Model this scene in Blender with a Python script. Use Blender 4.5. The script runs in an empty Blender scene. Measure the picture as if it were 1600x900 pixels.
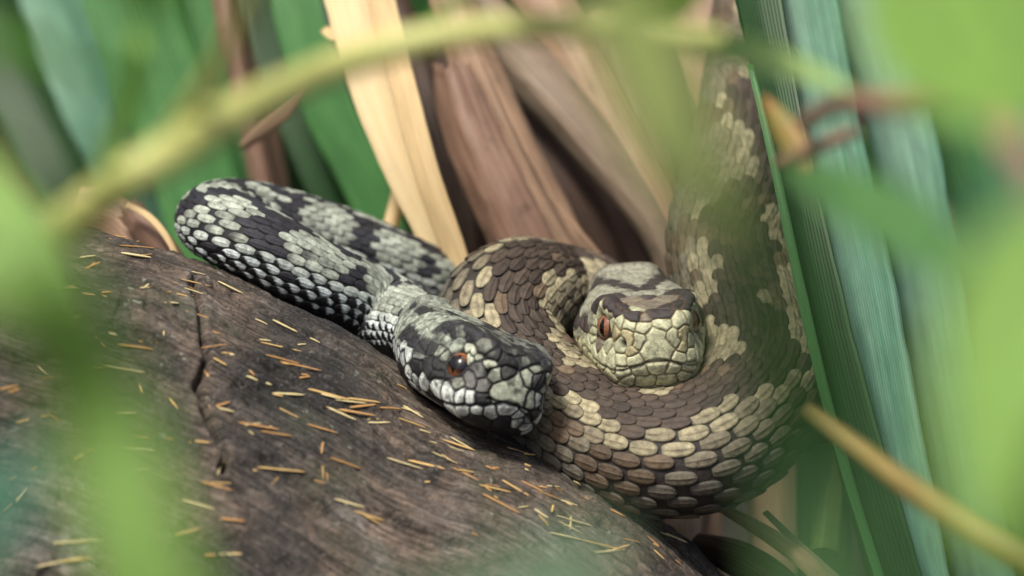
import bpy, math, random
import numpy as np

# ------------------------------------------------------------------ camera, sky, sun, exposure
sc = bpy.context.scene
rng = np.random.default_rng(7)
random.seed(7)
CM = 0.01                      # all lengths below are in centimetres
PITCH = math.radians(16)
DIST = 150.0                   # camera to the snakes
FRAME_W = 18.0                 # width of the view at the snakes
K = FRAME_W / 1600.0
RT = np.array([1.0, 0, 0])
FW = np.array([0, math.cos(PITCH), -math.sin(PITCH)])
UP = np.array([0, math.sin(PITCH), math.cos(PITCH)])
CAMPOS = -FW * DIST

cam_d = bpy.data.cameras.new('camera')
cam = bpy.data.objects.new('camera', cam_d)
sc.collection.objects.link(cam)
sc.camera = cam
cam.location = CAMPOS * CM
cam.rotation_euler = (math.pi / 2 - PITCH, 0, 0)
cam_d.sensor_width = 36
cam_d.lens = 36 * DIST / FRAME_W
cam_d.clip_start = 0.02
cam_d.clip_end = 400
cam_d.dof.use_dof = True
cam_d.dof.focus_distance = (DIST - 0.5) * CM
cam_d.dof.aperture_fstop = 10.8
cam_d.dof.aperture_blades = 0

SUN_EL, SUN_AZ = 63, -38       # azimuth: degrees from the camera's back towards its left
w = bpy.data.worlds.new('World'); sc.world = w; w.use_nodes = True
nt = w.node_tree; nt.nodes.clear()
wo = nt.nodes.new('ShaderNodeOutputWorld'); bg = nt.nodes.new('ShaderNodeBackground')
sky = nt.nodes.new('ShaderNodeTexSky'); sky.sky_type = 'NISHITA'; sky.sun_disc = False
sky.sun_elevation = math.radians(SUN_EL)
# direction towards the sun
az = math.radians(SUN_AZ)
sd = np.array([math.sin(az) * math.cos(math.radians(SUN_EL)), -math.cos(az) * math.cos(math.radians(SUN_EL)), math.sin(math.radians(SUN_EL))])
sky.sun_rotation = math.atan2(sd[0], sd[1])
sky.air_density = 0.8; sky.dust_density = 6.0; sky.ozone_density = 0.4
nt.links.new(sky.outputs[0], bg.inputs[0]); bg.inputs[1].default_value = 0.055
nt.links.new(bg.outputs[0], wo.inputs[0])
sl = bpy.data.lights.new('sun', 'SUN'); sl.energy = 1.5; sl.angle = math.radians(11); sl.color = (1.0, 0.96, 0.89)
so = bpy.data.objects.new('sun', sl); sc.collection.objects.link(so)
from mathutils import Vector, Matrix, Quaternion
so.rotation_euler = Vector(sd).to_track_quat('Z', 'Y').to_euler()
so.location = (0, 0, 3)
vs = sc.view_settings
vs.view_transform = 'Standard'; vs.look = 'None'; vs.gamma = 1.0; vs.use_curve_mapping = False
vs.exposure = 1.3
sc.cycles.use_denoising = True

# ------------------------------------------------------------------ helpers
def P(px, py, d=0.0):
    """point that the photograph shows at pixel (px,py), d cm behind the plane of the snakes"""
    s = (DIST + d) / DIST
    return CAMPOS + FW * (DIST + d) + (RT * (px - 800) + UP * (450 - py)) * K * s
def V(r, u, t):
    """direction: r to the right, u up the picture, t towards the camera"""
    v = RT * r + UP * u - FW * t
    return v / np.linalg.norm(v)
def PX(p):
    p = np.asarray(p) - CAMPOS
    z = p @ FW
    return np.stack([800 + (p @ RT) * DIST / z / K, 450 - (p @ UP) * DIST / z / K, z - DIST], -1)
def norm(v):
    return v / np.maximum(np.linalg.norm(v, axis=-1, keepdims=True), 1e-9)
def lin(r, g, b):
    return tuple(((c / 255) / 12.92 if c / 255 <= 0.04045 else ((c / 255 + 0.055) / 1.055) ** 2.4) for c in (r, g, b))

def spline(x, y, xq, periodic=False):
    """natural cubic spline, y may be (n,) or (n,k)"""
    x = np.asarray(x, float); y = np.asarray(y, float)
    one = y.ndim == 1
    if one: y = y[:, None]
    n = len(x); h = np.diff(x)
    A = np.zeros((n, n)); B = np.zeros((n, y.shape[1]))
    A[0, 0] = A[-1, -1] = 1
    for i in range(1, n - 1):
        A[i, i - 1] = h[i - 1]; A[i, i] = 2 * (h[i - 1] + h[i]); A[i, i + 1] = h[i]
        B[i] = 6 * ((y[i + 1] - y[i]) / h[i] - (y[i] - y[i - 1]) / h[i - 1])
    if periodic:
        A[0] = 0; A[-1] = 0
        A[0, 0] = 1; A[0, -1] = -1; B[0] = 0
        A[-1, 0] = 2 * h[0]; A[-1, 1] = h[0]; A[-1, -2] = h[-1]; A[-1, -1] = 2 * h[-1]
        B[-1] = 6 * ((y[1] - y[0]) / h[0] - (y[-1] - y[-2]) / h[-1])
    M = np.linalg.solve(A, B)
    xq = np.asarray(xq, float)
    i = np.clip(np.searchsorted(x, xq) - 1, 0, n - 2)
    t0 = (x[i + 1] - xq)[:, None]; t1 = (xq - x[i])[:, None]; hi = h[i][:, None]
    r = M[i] * t0 ** 3 / (6 * hi) + M[i + 1] * t1 ** 3 / (6 * hi) + (y[i] / hi - M[i] * hi / 6) * t0 + (y[i + 1] / hi - M[i + 1] * hi / 6) * t1
    return r[:, 0] if one else r

def _h(ix, iy, iz, seed):
    n = (ix * 374761393 + iy * 668265263 + iz * 2147483647 + seed * 1274126177) & 0xFFFFFFFF
    n = ((n ^ (n >> 13)) * 1274126177) & 0xFFFFFFFF
    n = ((n ^ (n >> 16)) * 2246822519) & 0xFFFFFFFF
    return ((n ^ (n >> 15)) & 0xFFFF) / 65535.0
def noise(p, scale=1.0, seed=0):
    p = np.asarray(p, float) * scale
    i = np.floor(p).astype(np.int64); f = p - i
    f = f * f * (3 - 2 * f)
    r = 0
    for dx in (0, 1):
        for dy in (0, 1):
            for dz in (0, 1):
                wgt = (f[..., 0] if dx else 1 - f[..., 0]) * (f[..., 1] if dy else 1 - f[..., 1]) * (f[..., 2] if dz else 1 - f[..., 2])
                r = r + wgt * _h(i[..., 0] + dx, i[..., 1] + dy, i[..., 2] + dz, seed)
    return r * 2 - 1
def fbm(p, scale=1.0, oct=4, seed=0, gain=0.5):
    r = 0; a = 1.0; t = 0
    for o in range(oct):
        r = r + a * noise(p, scale * 2 ** o, seed + o); t += a; a *= gain
    return r / t

COL = sc.collection
def empty(name, loc, label, cat, group=None):
    o = bpy.data.objects.new(name, None); COL.objects.link(o)
    o.location = np.asarray(loc) * CM; o.empty_display_size = 0.01
    tag(o, label, cat, group); return o
def tag(o, label=None, cat=None, group=None, kind=None):
    if label: o['label'] = label
    if cat: o['category'] = cat
    if group: o['group'] = group
    if kind: o['kind'] = kind
    return o
def mesh(name, v, quads=None, tris=None, cols=None, uv=None):
    """v in cm already relative to the object's origin"""
    me = bpy.data.meshes.new(name)
    v = np.asarray(v, float) * CM
    q = np.zeros((0, 4), np.int32) if quads is None else np.asarray(quads, np.int32).reshape(-1, 4)
    t = np.zeros((0, 3), np.int32) if tris is None else np.asarray(tris, np.int32).reshape(-1, 3)
    me.vertices.add(len(v)); me.vertices.foreach_set('co', v.ravel())
    nl = q.size + t.size
    me.loops.add(nl); me.polygons.add(len(q) + len(t))
    li = np.concatenate([q.ravel(), t.ravel()]).astype(np.int32)
    me.loops.foreach_set('vertex_index', li)
    ls = np.concatenate([np.arange(len(q)) * 4, q.size + np.arange(len(t)) * 3]).astype(np.int32)
    me.polygons.foreach_set('loop_start', ls)
    me.polygons.foreach_set('use_smooth', np.ones(len(q) + len(t), bool))
    if cols is not None:
        c = np.ones((len(v), 4)); c[:, :3] = cols
        a = me.color_attributes.new('Col', 'FLOAT_COLOR', 'POINT'); a.data.foreach_set('color', c.ravel().astype(np.float32))
    if uv is not None:
        u = me.uv_layers.new(name='UVMap'); u.data.foreach_set('uv', np.asarray(uv)[li].ravel().astype(np.float32))
    me.update(calc_edges=True); me.validate()
    return me
def obj(name, v, quads=None, tris=None, mat=None, parent=None, origin=None, **k):
    v = np.asarray(v, float)
    if parent is not None:
        org = np.array(parent.location) / CM
        pp = parent.parent
        while pp is not None: org = org + np.array(pp.location) / CM; pp = pp.parent
    else:
        org = v.mean(0) if origin is None else np.asarray(origin)
    o = bpy.data.objects.new(name, mesh(name, v - org, quads, tris, **k)); COL.objects.link(o)
    if mat: o.data.materials.append(mat)
    if parent is not None: o.parent = parent
    else: o.location = org * CM
    return o
def gridq(nu, nv, closed_v=False, off=0):
    a = np.arange(nu * nv).reshape(nu, nv) + off
    if closed_v: a = np.concatenate([a, a[:, :1]], 1)
    return np.stack([a[:-1, :-1], a[1:, :-1], a[1:, 1:], a[:-1, 1:]], -1).reshape(-1, 4)

class NT:
    """small node helper"""
    def __init__(s, name):
        s.m = bpy.data.materials.new(name); s.m.use_nodes = True
        s.t = s.m.node_tree; s.n = s.t.nodes; s.n.clear()
        s.out = s.n.new('ShaderNodeOutputMaterial')
    def node(s, typ, props=None, **inp):
        n = s.n.new(typ)
        for k, v in (props or {}).items(): setattr(n, k, v)
        for k, v in inp.items():
            key = int(k[1:]) if k[0] == '_' else k.replace('__', ' ')
            if hasattr(v, 'is_linked') or isinstance(v, bpy.types.NodeSocket): s.t.links.new(v, n.inputs[key])
            else: n.inputs[key].default_value = v
        return n
    def obj(s): return s.node('ShaderNodeTexCoord').outputs['Object']
    def uv(s): return s.node('ShaderNodeTexCoord').outputs['UV']
    def noise(s, vec, scale, detail=4, rough=0.55): return s.node('ShaderNodeTexNoise', None, Vector=vec, Scale=scale, Detail=detail, Roughness=rough).outputs[0]
    def ramp(s, fac, stops, interp='LINEAR'):
        r = s.node('ShaderNodeValToRGB', None, Fac=fac); cr = r.color_ramp; cr.interpolation = interp
        while len(cr.elements) < len(stops): cr.elements.new(0.5)
        for e, (p, c) in zip(cr.elements, stops):
            e.position = p; e.color = (*c, 1) if hasattr(c, '__len__') else (c, c, c, 1)
        return r.outputs[0]
    def mix(s, fac, a, b, mode='MIX'):
        n = s.node('ShaderNodeMix', {'data_type': 'RGBA', 'blend_type': mode})
        for i, v in ((0, fac), (6, a), (7, b)):
            if isinstance(v, bpy.types.NodeSocket): s.t.links.new(v, n.inputs[i])
            else: n.inputs[i].default_value = v if i == 0 else ((*v, 1) if len(v) == 3 else v)
        return n.outputs[2]
    def math(s, op, a, b=0.0): return s.node('ShaderNodeMath', {'operation': op}, _0=a, _1=b).outputs[0]
    def bump(s, h, strength, dist): return s.node('ShaderNodeBump', None, Height=h, Strength=strength, Distance=dist).outputs[0]
    def principled(s, **k): 
        n = s.node('ShaderNodeBsdfPrincipled', None, **k); return n
    def finish(s, shader): s.t.links.new(shader, s.out.inputs[0]); return s.m

# ------------------------------------------------------------------ materials
def skin_material(name):
    t = NT(name); co = t.obj()
    at = t.node('ShaderNodeAttribute', {'attribute_name': 'Col'}).outputs[0]
    n1 = t.noise(co, 900, 4, 0.6); n2 = t.noise(co, 4200, 3, 0.6)
    f = t.ramp(n1, [(0.3, 0.5), (0.64, 1.25)])
    c = t.mix(1.0, at, f, 'MULTIPLY')
    f2 = t.ramp(n2, [(0.3, 0.7), (0.7, 1.2)])
    c = t.mix(0.8, c, f2, 'MULTIPLY')
    h = t.math('ADD', t.math('MULTIPLY', n1, 0.6), n2)
    p = t.principled(Base__Color=c, Roughness=t.ramp(n1, [(0.3, 0.45), (0.7, 0.68)]), Normal=t.bump(h, 0.6, 0.0003))
    p.inputs['Specular IOR Level'].default_value = 0.42
    return t.finish(p.outputs[0])

def blade_material(name, c0, c1, vein=60, spots=0.0, trans=0.25, rough=0.45, vein_dark=0.6, spotcol=(0.02, 0.015, 0.01), wear=0.6, relief=0.35):
    """strap leaf: uv.x runs across, uv.y along in cm"""
    t = NT(name); uv = t.uv()
    sx = t.node('ShaderNodeSeparateXYZ', None, _0=uv)
    stretch = t.node('ShaderNodeMapping', None, Vector=uv, Scale=(9, 0.18, 1)).outputs[0]
    n = t.noise(stretch, 1.0, 5, 0.6)
    n2 = t.noise(t.node('ShaderNodeMapping', None, Vector=uv, Scale=(4, 0.9, 1)).outputs[0], 1.0, 4, 0.6)
    warp = t.math('ADD', t.math('MULTIPLY', sx.outputs[0], vein), t.math('MULTIPLY', n2, 1.6))
    v = t.math('SINE', warp)
    base = t.mix(t.ramp(n, [(0.32, 0.0), (0.68, 1.0)]), c0, c1)
    dark = t.ramp(v, [(0.0, 1.0), (0.55, 1.0), (1.0, vein_dark)])
    c = t.mix(0.85, base, dark, 'MULTIPLY')
    c = t.mix(wear, c, t.ramp(n2, [(0.3, 0.55), (0.7, 1.35)]), 'MULTIPLY')
    if spots > 0:
        nb = t.noise(t.obj(), 260, 5, 0.7)
        m = t.ramp(nb, [(0.60, 0.0), (0.72, spots)])
        c = t.mix(m, c, spotcol)
        nf = t.noise(t.obj(), 2200, 2, 0.5)
        c = t.mix(t.ramp(nf, [(0.66, 0.0), (0.72, spots)]), c, spotcol)
    hb = t.math('ADD', v, t.math('MULTIPLY', n, 2.0))
    p = t.principled(Base__Color=c, Roughness=rough, Normal=t.bump(hb, relief, 0.00025))
    p.inputs['Specular IOR Level'].default_value = 0.4
    if trans > 0:
        tr = t.node('ShaderNodeBsdfTranslucent', None, Color=t.mix(1.0, c, (1.5, 1.5, 1.1), 'MULTIPLY'))
        return t.finish(t.node('ShaderNodeMixShader', None, _0=trans, _1=p.outputs[0], _2=tr.outputs[0]).outputs[0])
    return t.finish(p.outputs[0])

def plain_material(name, c0, c1, scale=150, rough=0.6, trans=0.0, bump=0.3):
    t = NT(name); co = t.obj()
    n = t.noise(co, scale, 5, 0.6)
    c = t.mix(t.ramp(n, [(0.35, 0.0), (0.65, 1.0)]), c0, c1)
    p = t.principled(Base__Color=c, Roughness=rough, Normal=t.bump(n, bump, 0.0005))
    if trans > 0:
        tr = t.node('ShaderNodeBsdfTranslucent', None, Color=t.mix(1.0, c, (1.4, 1.5, 1.0), 'MULTIPLY'))
        return t.finish(t.node('ShaderNodeMixShader', None, _0=trans, _1=p.outputs[0], _2=tr.outputs[0]).outputs[0])
    return t.finish(p.outputs[0])

def bark_material():
    t = NT('log_bark'); co = t.obj()
    uv = t.uv()
    n1 = t.noise(co, 34, 6, 0.62); n2 = t.noise(uv, 2.4, 8, 0.68); n3 = t.noise(co, 1500, 4, 0.65); n4 = t.noise(co, 60, 4, 0.55); n5 = t.noise(co, 700, 5, 0.7)
    fib = t.noise(t.node('ShaderNodeMapping', None, Vector=uv, Scale=(1.2, 16.0, 1)).outputs[0], 1.0, 6, 0.65)
    c = t.ramp(n1, [(0.34, (0.036, 0.034, 0.032)), (0.45, (0.085, 0.074, 0.062)), (0.55, (0.175, 0.132, 0.10)), (0.68, (0.22, 0.205, 0.18))])
    c = t.mix(1.0, c, t.ramp(n2, [(0.32, 0.28), (0.5, 0.95), (0.68, 1.7)]), 'MULTIPLY')
    c = t.mix(0.85, c, t.ramp(fib, [(0.36, 0.28), (0.64, 1.6)]), 'MULTIPLY')
    c = t.mix(0.9, c, t.ramp(n5, [(0.3, 0.45), (0.7, 1.5)]), 'MULTIPLY')
    c = t.mix(t.ramp(n4, [(0.54, 0.0), (0.70, 0.45)]), c, (0.06, 0.085, 0.045))
    c = t.mix(t.ramp(n3, [(0.57, 0.0), (0.67, 0.5)]), c, (0.28, 0.25, 0.21))
    c = t.mix(t.ramp(n3, [(0.30, 0.8), (0.42, 0.0)]), c, (0.012, 0.012, 0.012))
    lich = t.math('MULTIPLY', t.ramp(t.noise(co, 420, 3, 0.6), [(0.66, 0.0), (0.70, 1.0)]), t.ramp(n4, [(0.45, 0.0), (0.6, 0.8)]))
    c = t.mix(lich, c, (0.42, 0.46, 0.36))
    h = t.math('ADD', t.math('MULTIPLY', n2, 2.5), t.math('ADD', t.math('MULTIPLY', fib, 1.5), t.math('ADD', n5, t.math('MULTIPLY', n3, 0.7))))
    p = t.principled(Base__Color=c, Roughness=0.72, Normal=t.bump(h, 0.9, 0.001))
    p.inputs['Specular IOR Level'].default_value = 0.35
    return t.finish(p.outputs[0])

def ground_material():
    t = NT('soil'); co = t.obj()
    n1 = t.noise(co, 8, 8, 0.65); n2 = t.noise(co, 130, 6, 0.65)
    c = t.ramp(n1, [(0.3, (0.012, 0.010, 0.008)), (0.55, (0.030, 0.022, 0.015)), (0.75, (0.035, 0.04, 0.018))])
    c = t.mix(1.0, c, t.ramp(n2, [(0.3, 0.4), (0.7, 1.7)]), 'MULTIPLY')
    p = t.principled(Base__Color=c, Roughness=0.9, Normal=t.bump(n2, 0.8, 0.004))
    return t.finish(p.outputs[0])

M_SKIN1 = skin_material('grey_snake_skin'); M_SKIN2 = skin_material('brown_snake_skin')
M_BARK = bark_material(); M_SOIL = ground_material()

# ------------------------------------------------------------------ ground and log
GZ = -11.0
gx = np.concatenate([-np.geomspace(12000, 60, 30), np.linspace(-55, 55, 90), np.geomspace(60, 12000, 30)])
gy = gx.copy()
GX, GY = np.meshgrid(gx, gy, indexing='ij')
gp = np.stack([GX, GY, np.zeros_like(GX)], -1).reshape(-1, 3)
gp[:, 2] = GZ + 0.9 * fbm(gp, 0.11, 4, 3) - 0.4
g = obj('ground', gp, gridq(len(gx), len(gy)), mat=M_SOIL, origin=(0, 0, GZ)); tag(g, kind='structure')

# log: its upper outline, as seen, and a flattened round section below it
ed = np.array([(-420, 190), (-150, 268), (130, 362), (280, 398), (350, 438), (435, 477), (511, 512), (558, 541), (604, 568), (654, 606), (698, 636), (760, 660), (870, 700), (1000, 790), (1120, 900), (1250, 1050), (1420, 1290)], float)
eu = np.concatenate([[0], np.cumsum(np.linalg.norm(np.diff(ed, axis=0), axis=1))])
NLU, NLV = 620, 420
uq = np.linspace(0, eu[-1], NLU)
from numpy import gradient
def lowpass(y, n):
    k = np.ones(n) / n
    return np.convolve(np.pad(y, n, 'edge'), k, 'same')[n:-n]
ex = lowpass(np.interp(uq, eu, ed[:, 0]), 41); ey = lowpass(np.interp(uq, eu, ed[:, 1]), 41)
tx, ty = gradient(ex), gradient(ey); tl = np.hypot(tx, ty); tx /= tl; ty /= tl
tx = lowpass(tx, 81); ty = lowpass(ty, 81); tl = np.hypot(tx, ty); tx /= tl; ty /= tl
RU, RD, LD = 8.0, 6.2, 0.5
EDGE3 = np.array([P(a, b, LD) for a, b in zip(ex, ey)])
LT = np.array([RT * a - UP * b for a, b in zip(tx, ty)])          # along
LU = np.array([RT * b + UP * a for a, b in zip(tx, ty)])          # outwards, up
AX = EDGE3 - LU * RU
# angle 0 = upper outline, positive towards the camera
va = np.concatenate([np.linspace(-math.pi, -0.5, 70)[:-1], np.linspace(-0.5, 1.75, NLV - 130), np.linspace(1.75, math.pi, 63)[1:-1]])
NLV = len(va)
def log_base(ui, a):
    ca, sa = np.cos(a), np.sin(a)
    return AX[ui] + LU[ui] * (RU * ca)[..., None] - FW * (RD * sa)[..., None]
UI, VA = np.meshgrid(np.arange(NLU), va, indexing='ij')
lp = log_base(UI.ravel(), VA.ravel())
ln = norm(LU[UI.ravel()] * (np.cos(VA.ravel()) / RU)[:, None] - FW * (np.sin(VA.ravel()) / RD)[:, None])
pix = PX(lp)
# cracks as grooves, laid along paths on the bark
def path_dist(pp, path):
    d = np.full(len(pp), 1e9); side = np.zeros(len(pp))
    for a, b in zip(path[:-1], path[1:]):
        a = np.array(a, float); b = np.array(b, float); ab = b - a
        t = np.clip(((pp - a) @ ab) / (ab @ ab), 0, 1)
        dd = np.linalg.norm(pp - a - t[:, None] * ab, axis=1)
        d = np.minimum(d, dd)
    return d
front = (VA.ravel() > -0.3) & (VA.ravel() < 1.9)
disp = 0.10 * fbm(lp, 0.5, 4, 11) + 0.035 * fbm(lp * np.array([0.6, 1, 1]), 2.6, 3, 21) + 0.012 * fbm(lp, 11, 2, 31)
gl = np.stack([UI.ravel() * (eu[-1] / NLU) * K * 0.35, VA.ravel() * 7.0, 0 * VA.ravel()], -1)      # bark runs along the log
fk = fbm(gl + 0.25 * fbm(lp, 1.2, 3, 51)[:, None], 1.5, 4, 52)
disp = disp + 0.09 * (1 / (1 + np.exp(-(fk - 0.06) / 0.02))) + 0.05 * (1 / (1 + np.exp(-(fbm(gl, 2.8, 3, 57) - 0.12) / 0.03))) + 0.022 * fbm(gl, 7.0, 3, 61)
wob = np.stack([noise(lp, 1.6, 5), noise(lp, 1.6, 6)], -1) * 5 + np.stack([noise(lp, 6, 7), noise(lp, 6, 8)], -1) * 3
pp2 = pix[:, :2] + wob
cracks = [([(303, 440), (312, 500), (318, 560), (311, 610), (320, 650), (338, 688), (350, 720), (342, 745)], 4.6, 0.34),
          ([(183, 478), (180, 500)], 3, 0.08), ([(226, 470), (222, 492)], 3, 0.08),
          ([(905, 762), (985, 808), (1065, 872)], 3.2, 0.07), ([(560, 690), (700, 735), (850, 792)], 3.0, 0.05),
          ([(120, 560), (150, 640), (140, 720)], 3.5, 0.07), ([(430, 560), (470, 590), (560, 640)], 2.6, 0.04)]
fi = np.where(front)[0]
for path, wd, dep in cracks:
    d = path_dist(pp2[fi], path)
    disp[fi] -= dep * np.exp(-(d / wd) ** 2) - 0.10 * dep * np.exp(-((d - 2.4 * wd) / (1.6 * wd)) ** 2)
lp = lp + ln * disp[:, None]
LOGP, LOGN, LOGPIX = lp, ln, PX(lp)
log = obj('log', lp, gridq(NLU, NLV, True), mat=M_BARK, origin=P(500, 900, 0), uv=gl[:, :2])
# close the ends
tag(log, 'weathered dark log with a long crack under the two snakes', 'log')

# ------------------------------------------------------------------ snakes
NTH = 300
def ring_dirs(phi):
    """unit body section: phi 0 on the back, positive to the animal's left"""
    y = np.sin(phi) * (1 + 0.06 * np.cos(phi)); z = np.cos(phi)
    z = np.where(z > 0, z * 0.94, z * 0.84)
    return y, z

HEAD_X = np.array([-0.40, 0.1, 0.60, 1.02, 1.48, 1.88, 2.22])
#                   zt    yc   zc    yk   zk    yl    zl    yj    zj    zb
HEAD_ST = np.array([[.50, .48, .40, .66, .00, .60, -.24, .40, -.46, -.50],
                    [.54, .52, .46, .82, .02, .80, -.22, .52, -.50, -.56],
                    [.56, .60, .51, .97, .05, .98, -.22, .66, -.52, -.59],
                    [.57, .64, .55, .94, .10, .97, -.22, .66, -.53, -.60],
                    [.58, .66, .60, .80, .18, .88, -.20, .60, -.53, -.62],
                    [.54, .58, .54, .70, .15, .80, -.22, .56, -.55, -.63],
                    [.49, .52, .48, .61, .12, .69, -.24, .50, -.56, -.62]])
HEAD_ST[:, 0] = [.48, .47, .48, .49, .49, .47, .47]; HEAD_ST[:, 2] = [.40, .40, .42, .45, .50, .49, .47]
HEAD_ST[:, [0, 2, 4, 6, 8, 9]] *= 1.17
CAPL = 0.36
def head_surface(nring=150, ncap=70):
    xs = np.linspace(HEAD_X[0], HEAD_X[-1], nring)
    st = spline(HEAD_X, HEAD_ST, xs)
    tc = np.linspace(0, 1, ncap + 1)[1:]
    ang = tc * math.pi / 2
    capx = HEAD_X[-1] + CAPL * np.sin(ang) ** 0.9
    sc_ = np.maximum(np.cos(ang), 0) ** 0.62
    ends = (HEAD_X[-1] - HEAD_X[-2])
    slope = (HEAD_ST[-1] - HEAD_ST[-2]) / ends * 0.55
    rings = []
    def prof(s):
        zt, yc, zc, yk, zk, yl, zl, yj, zj, zb = s
        return np.array([(0, zb), (-yj, zj), (-yl, zl), (-yk, zk), (-yc, zc), (0, zt), (yc, zc), (yk, zk), (yl, zl), (yj, zj), (0, zb)])
    par = np.array([0, .9, 2, 3, 4, 5, 6, 7, 8, 9.1, 10])
    tq = np.linspace(0, 10, NTH + 1)[:-1]
    for x, s in zip(xs, st):
        rings.append(np.column_stack([np.full(NTH, x), spline(par, prof(s), tq, True)]))
    for x, k in zip(capx, sc_):
        q = spline(par, prof(HEAD_ST[-1] + slope * (x - HEAD_X[-1])), tq, True)
        cz = -0.02
        rings.append(np.column_stack([np.full(NTH, x), q[:, 0] * k, cz + (q[:, 1] - cz) * k]))
    R = np.array(rings)           # rings x NTH x 3
    # chin recedes, snout top slightly overhangs
    z = R[..., 2]; x = R[..., 0]
    f = np.clip((x - 1.6) / 0.9, 0, 1) ** 2
    R[..., 0] = x + f * np.where(z < -0.2, (z + 0.2) * 0.30, 0.0)
    return R

def normals(R, closed=True):
    a = np.roll(R, -1, 1) - np.roll(R, 1, 1)
    b = np.gradient(R, axis=0)
    n = np.cross(a, b)
    return norm(n)

class Snake: pass
def build_snake(name, label, ctrl, snout, fwd, up, hs, mat, rows, pitch, pattern, skin, hand, auto_col, eye_px, eye_r, iris, head_bump=1.0, lift=0.045, eyestyle=None, mouth=(), neck_r=0.55, small=0.7, neck_dir=None, pits=(), brow_h=0.06, mouthk=0.9):
    S = Snake()
    f = V(*fwd); u = V(*up); u = norm(u - f * (u @ f)); l = np.cross(u, f)
    # ---- head
    R = head_surface()
    tip = R[-1].mean(0)
    org = P(*snout) - f * tip[0] * hs
    HW = lambda q: org + (q[..., 0:1] * f + q[..., 1:2] * l + q[..., 2:3] * u) * hs
    n_head = R.shape[0]
    Rn = normals(R); 
    if (Rn[60, 0] @ np.array([0, 0, -1.0])) < 0: Rn = -Rn
    W = HW(R); Wn = norm(Rn[..., 0:1] * f + Rn[..., 1:2] * l + Rn[..., 2:3] * u)
    pixh = PX(W); vis = (Wn @ -FW) > 0.02
    flatP = R.reshape(-1, 3); flatpx = pixh.reshape(-1, 3); flatv = vis.ravel(); flatN = Rn.reshape(-1, 3)
    def hit(px, py):
        d = (flatpx[:, 0] - px) ** 2 + (flatpx[:, 1] - py) ** 2
        d = np.where(flatv, d, d + 1e6) + np.maximum(flatpx[:, 2] - flatpx[:, 2].min(), 0) * 2.0
        i = int(np.argmin(d)); return i
    # eyes
    ei = hit(*eye_px)
    ec = flatP[ei] - flatN[ei] * eye_r * 0.62
    eye_c = [ec, ec * np.array([1, -1, 1])]
    eye_n = [flatN[ei], flatN[ei] * np.array([1, -1, 1])]
    S.eye_local = ec
    # shields
    seeds, ids, wts, cols, seams = [], [], [], [], []
    nid = 0
    for e in hand:
        pts, wgt, col, mirror = e
        loc = [flatP[hit(*q)] for q in pts]
        for side in ((1, -1) if mirror else (1,)):
            for q in loc:
                seeds.append(q * np.array([1, side, 1])); ids.append(nid); wts.append(wgt); cols.append(col)
            nid += 1
    hand_n = len(seeds)
    order = rng.permutation(len(flatP))[:9000]
    sarr = np.array(seeds) if seeds else np.zeros((0, 3)); warr = np.array(wts) if seeds else np.zeros(0)
    hseeds, hw_ = sarr.copy(), warr.copy()
    auto = []
    for i in order:
        q = flatP[i]
        if q[0] < -0.5: continue
        rr = 0.135 if q[0] < 1.6 else 0.15
        if q[2] < -0.3: rr = 0.19
        if len(hseeds) and np.min(np.linalg.norm(hseeds - q, axis=1) / hw_) < (0.32 if q[0] > 1.5 else 0.25 if q[2] < 0.05 and q[0] > 0.5 else 0.18): continue
        if np.linalg.norm(ec - q) < eye_r * 1.15 or np.linalg.norm(eye_c[1] - q) < eye_r * 1.15: continue
        if auto and np.min(np.linalg.norm(np.array(auto) - q, axis=1)) < rr: continue
        auto.append(q)
    autoflag = []
    for q in auto:
        seeds.append(q); ids.append(nid); nid += 1; wts.append(0.9); cols.append(auto_col(q)); autoflag.append(nid - 1)
    # eye cells
    for k in range(2):
        seeds.append(eye_c[k] + eye_n[k] * eye_r * 0.6); ids.append(nid); nid += 1; wts.append(1.5); cols.append((0.01, 0.01, 0.01))
    seeds = np.array(seeds); ids = np.array(ids); wts = np.array(wts); cols = np.array(cols)
    F1 = np.full(len(flatP), 1e9); F2 = np.full(len(flatP), 1e9); I1 = np.full(len(flatP), -1)
    wobq = flatP + 0.012 * np.stack([noise(flatP, 9, 3), noise(flatP, 9, 4), noise(flatP, 9, 5)], -1)
    for k in range(len(seeds)):
        d = np.linalg.norm(wobq - seeds[k], axis=1) / wts[k]
        same = I1 == ids[k]
        better = d < F1
        F2 = np.where(better & ~same, F1, F2)
        F2 = np.where(~better & ~same & (d < F2), d, F2)
        I1n = np.where(better, ids[k], I1); F1 = np.where(better, d, F1); I1 = I1n
    idcol = np.zeros((nid, 3)); idcol[ids] = cols
    edge = (F2 - F1)
    hc = idcol[I1]
    g = np.exp(-(edge / 0.030) ** 2)
    seamc = np.array(skin['seam'])
    isauto = np.isin(I1, np.array(autoflag))
    vc = np.array([auto_col(q) for q in (flatP + 0.05 * np.stack([fbm(flatP, 6, 3, 41), fbm(flatP, 6, 3, 42), fbm(flatP, 6, 3, 43)], -1))])
    hc = np.where(isauto[:, None], hc * 0.45 + vc * 0.55, hc)
    jit = 1 + 0.10 * (_h(I1, I1 * 7, I1 * 13, 5) - 0.5)[:, None]
    hc = hc * jit
    if 'mottle' in skin:
        mt = fbm(flatP, 7.0, 4, 77)
        k = np.clip((mt - skin['mottle'][0]) / 0.12, 0, 1)[:, None] * skin['mottle'][1]
        hc = hc * (1 - k) + np.array(skin['mottle'][2]) * k
    if 'fleck' in skin:
        k = (np.clip((fbm(flatP * np.array([0.5, 1.5, 1]), 4.5, 4, 88) - 0.08) / 0.10, 0, 1) * np.clip((flatP[:, 2] - 0.36) / 0.08, 0, 1) * 0.6)[:, None]
        hc = hc * (1 - k) + np.array(skin['fleck']) * k
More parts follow.
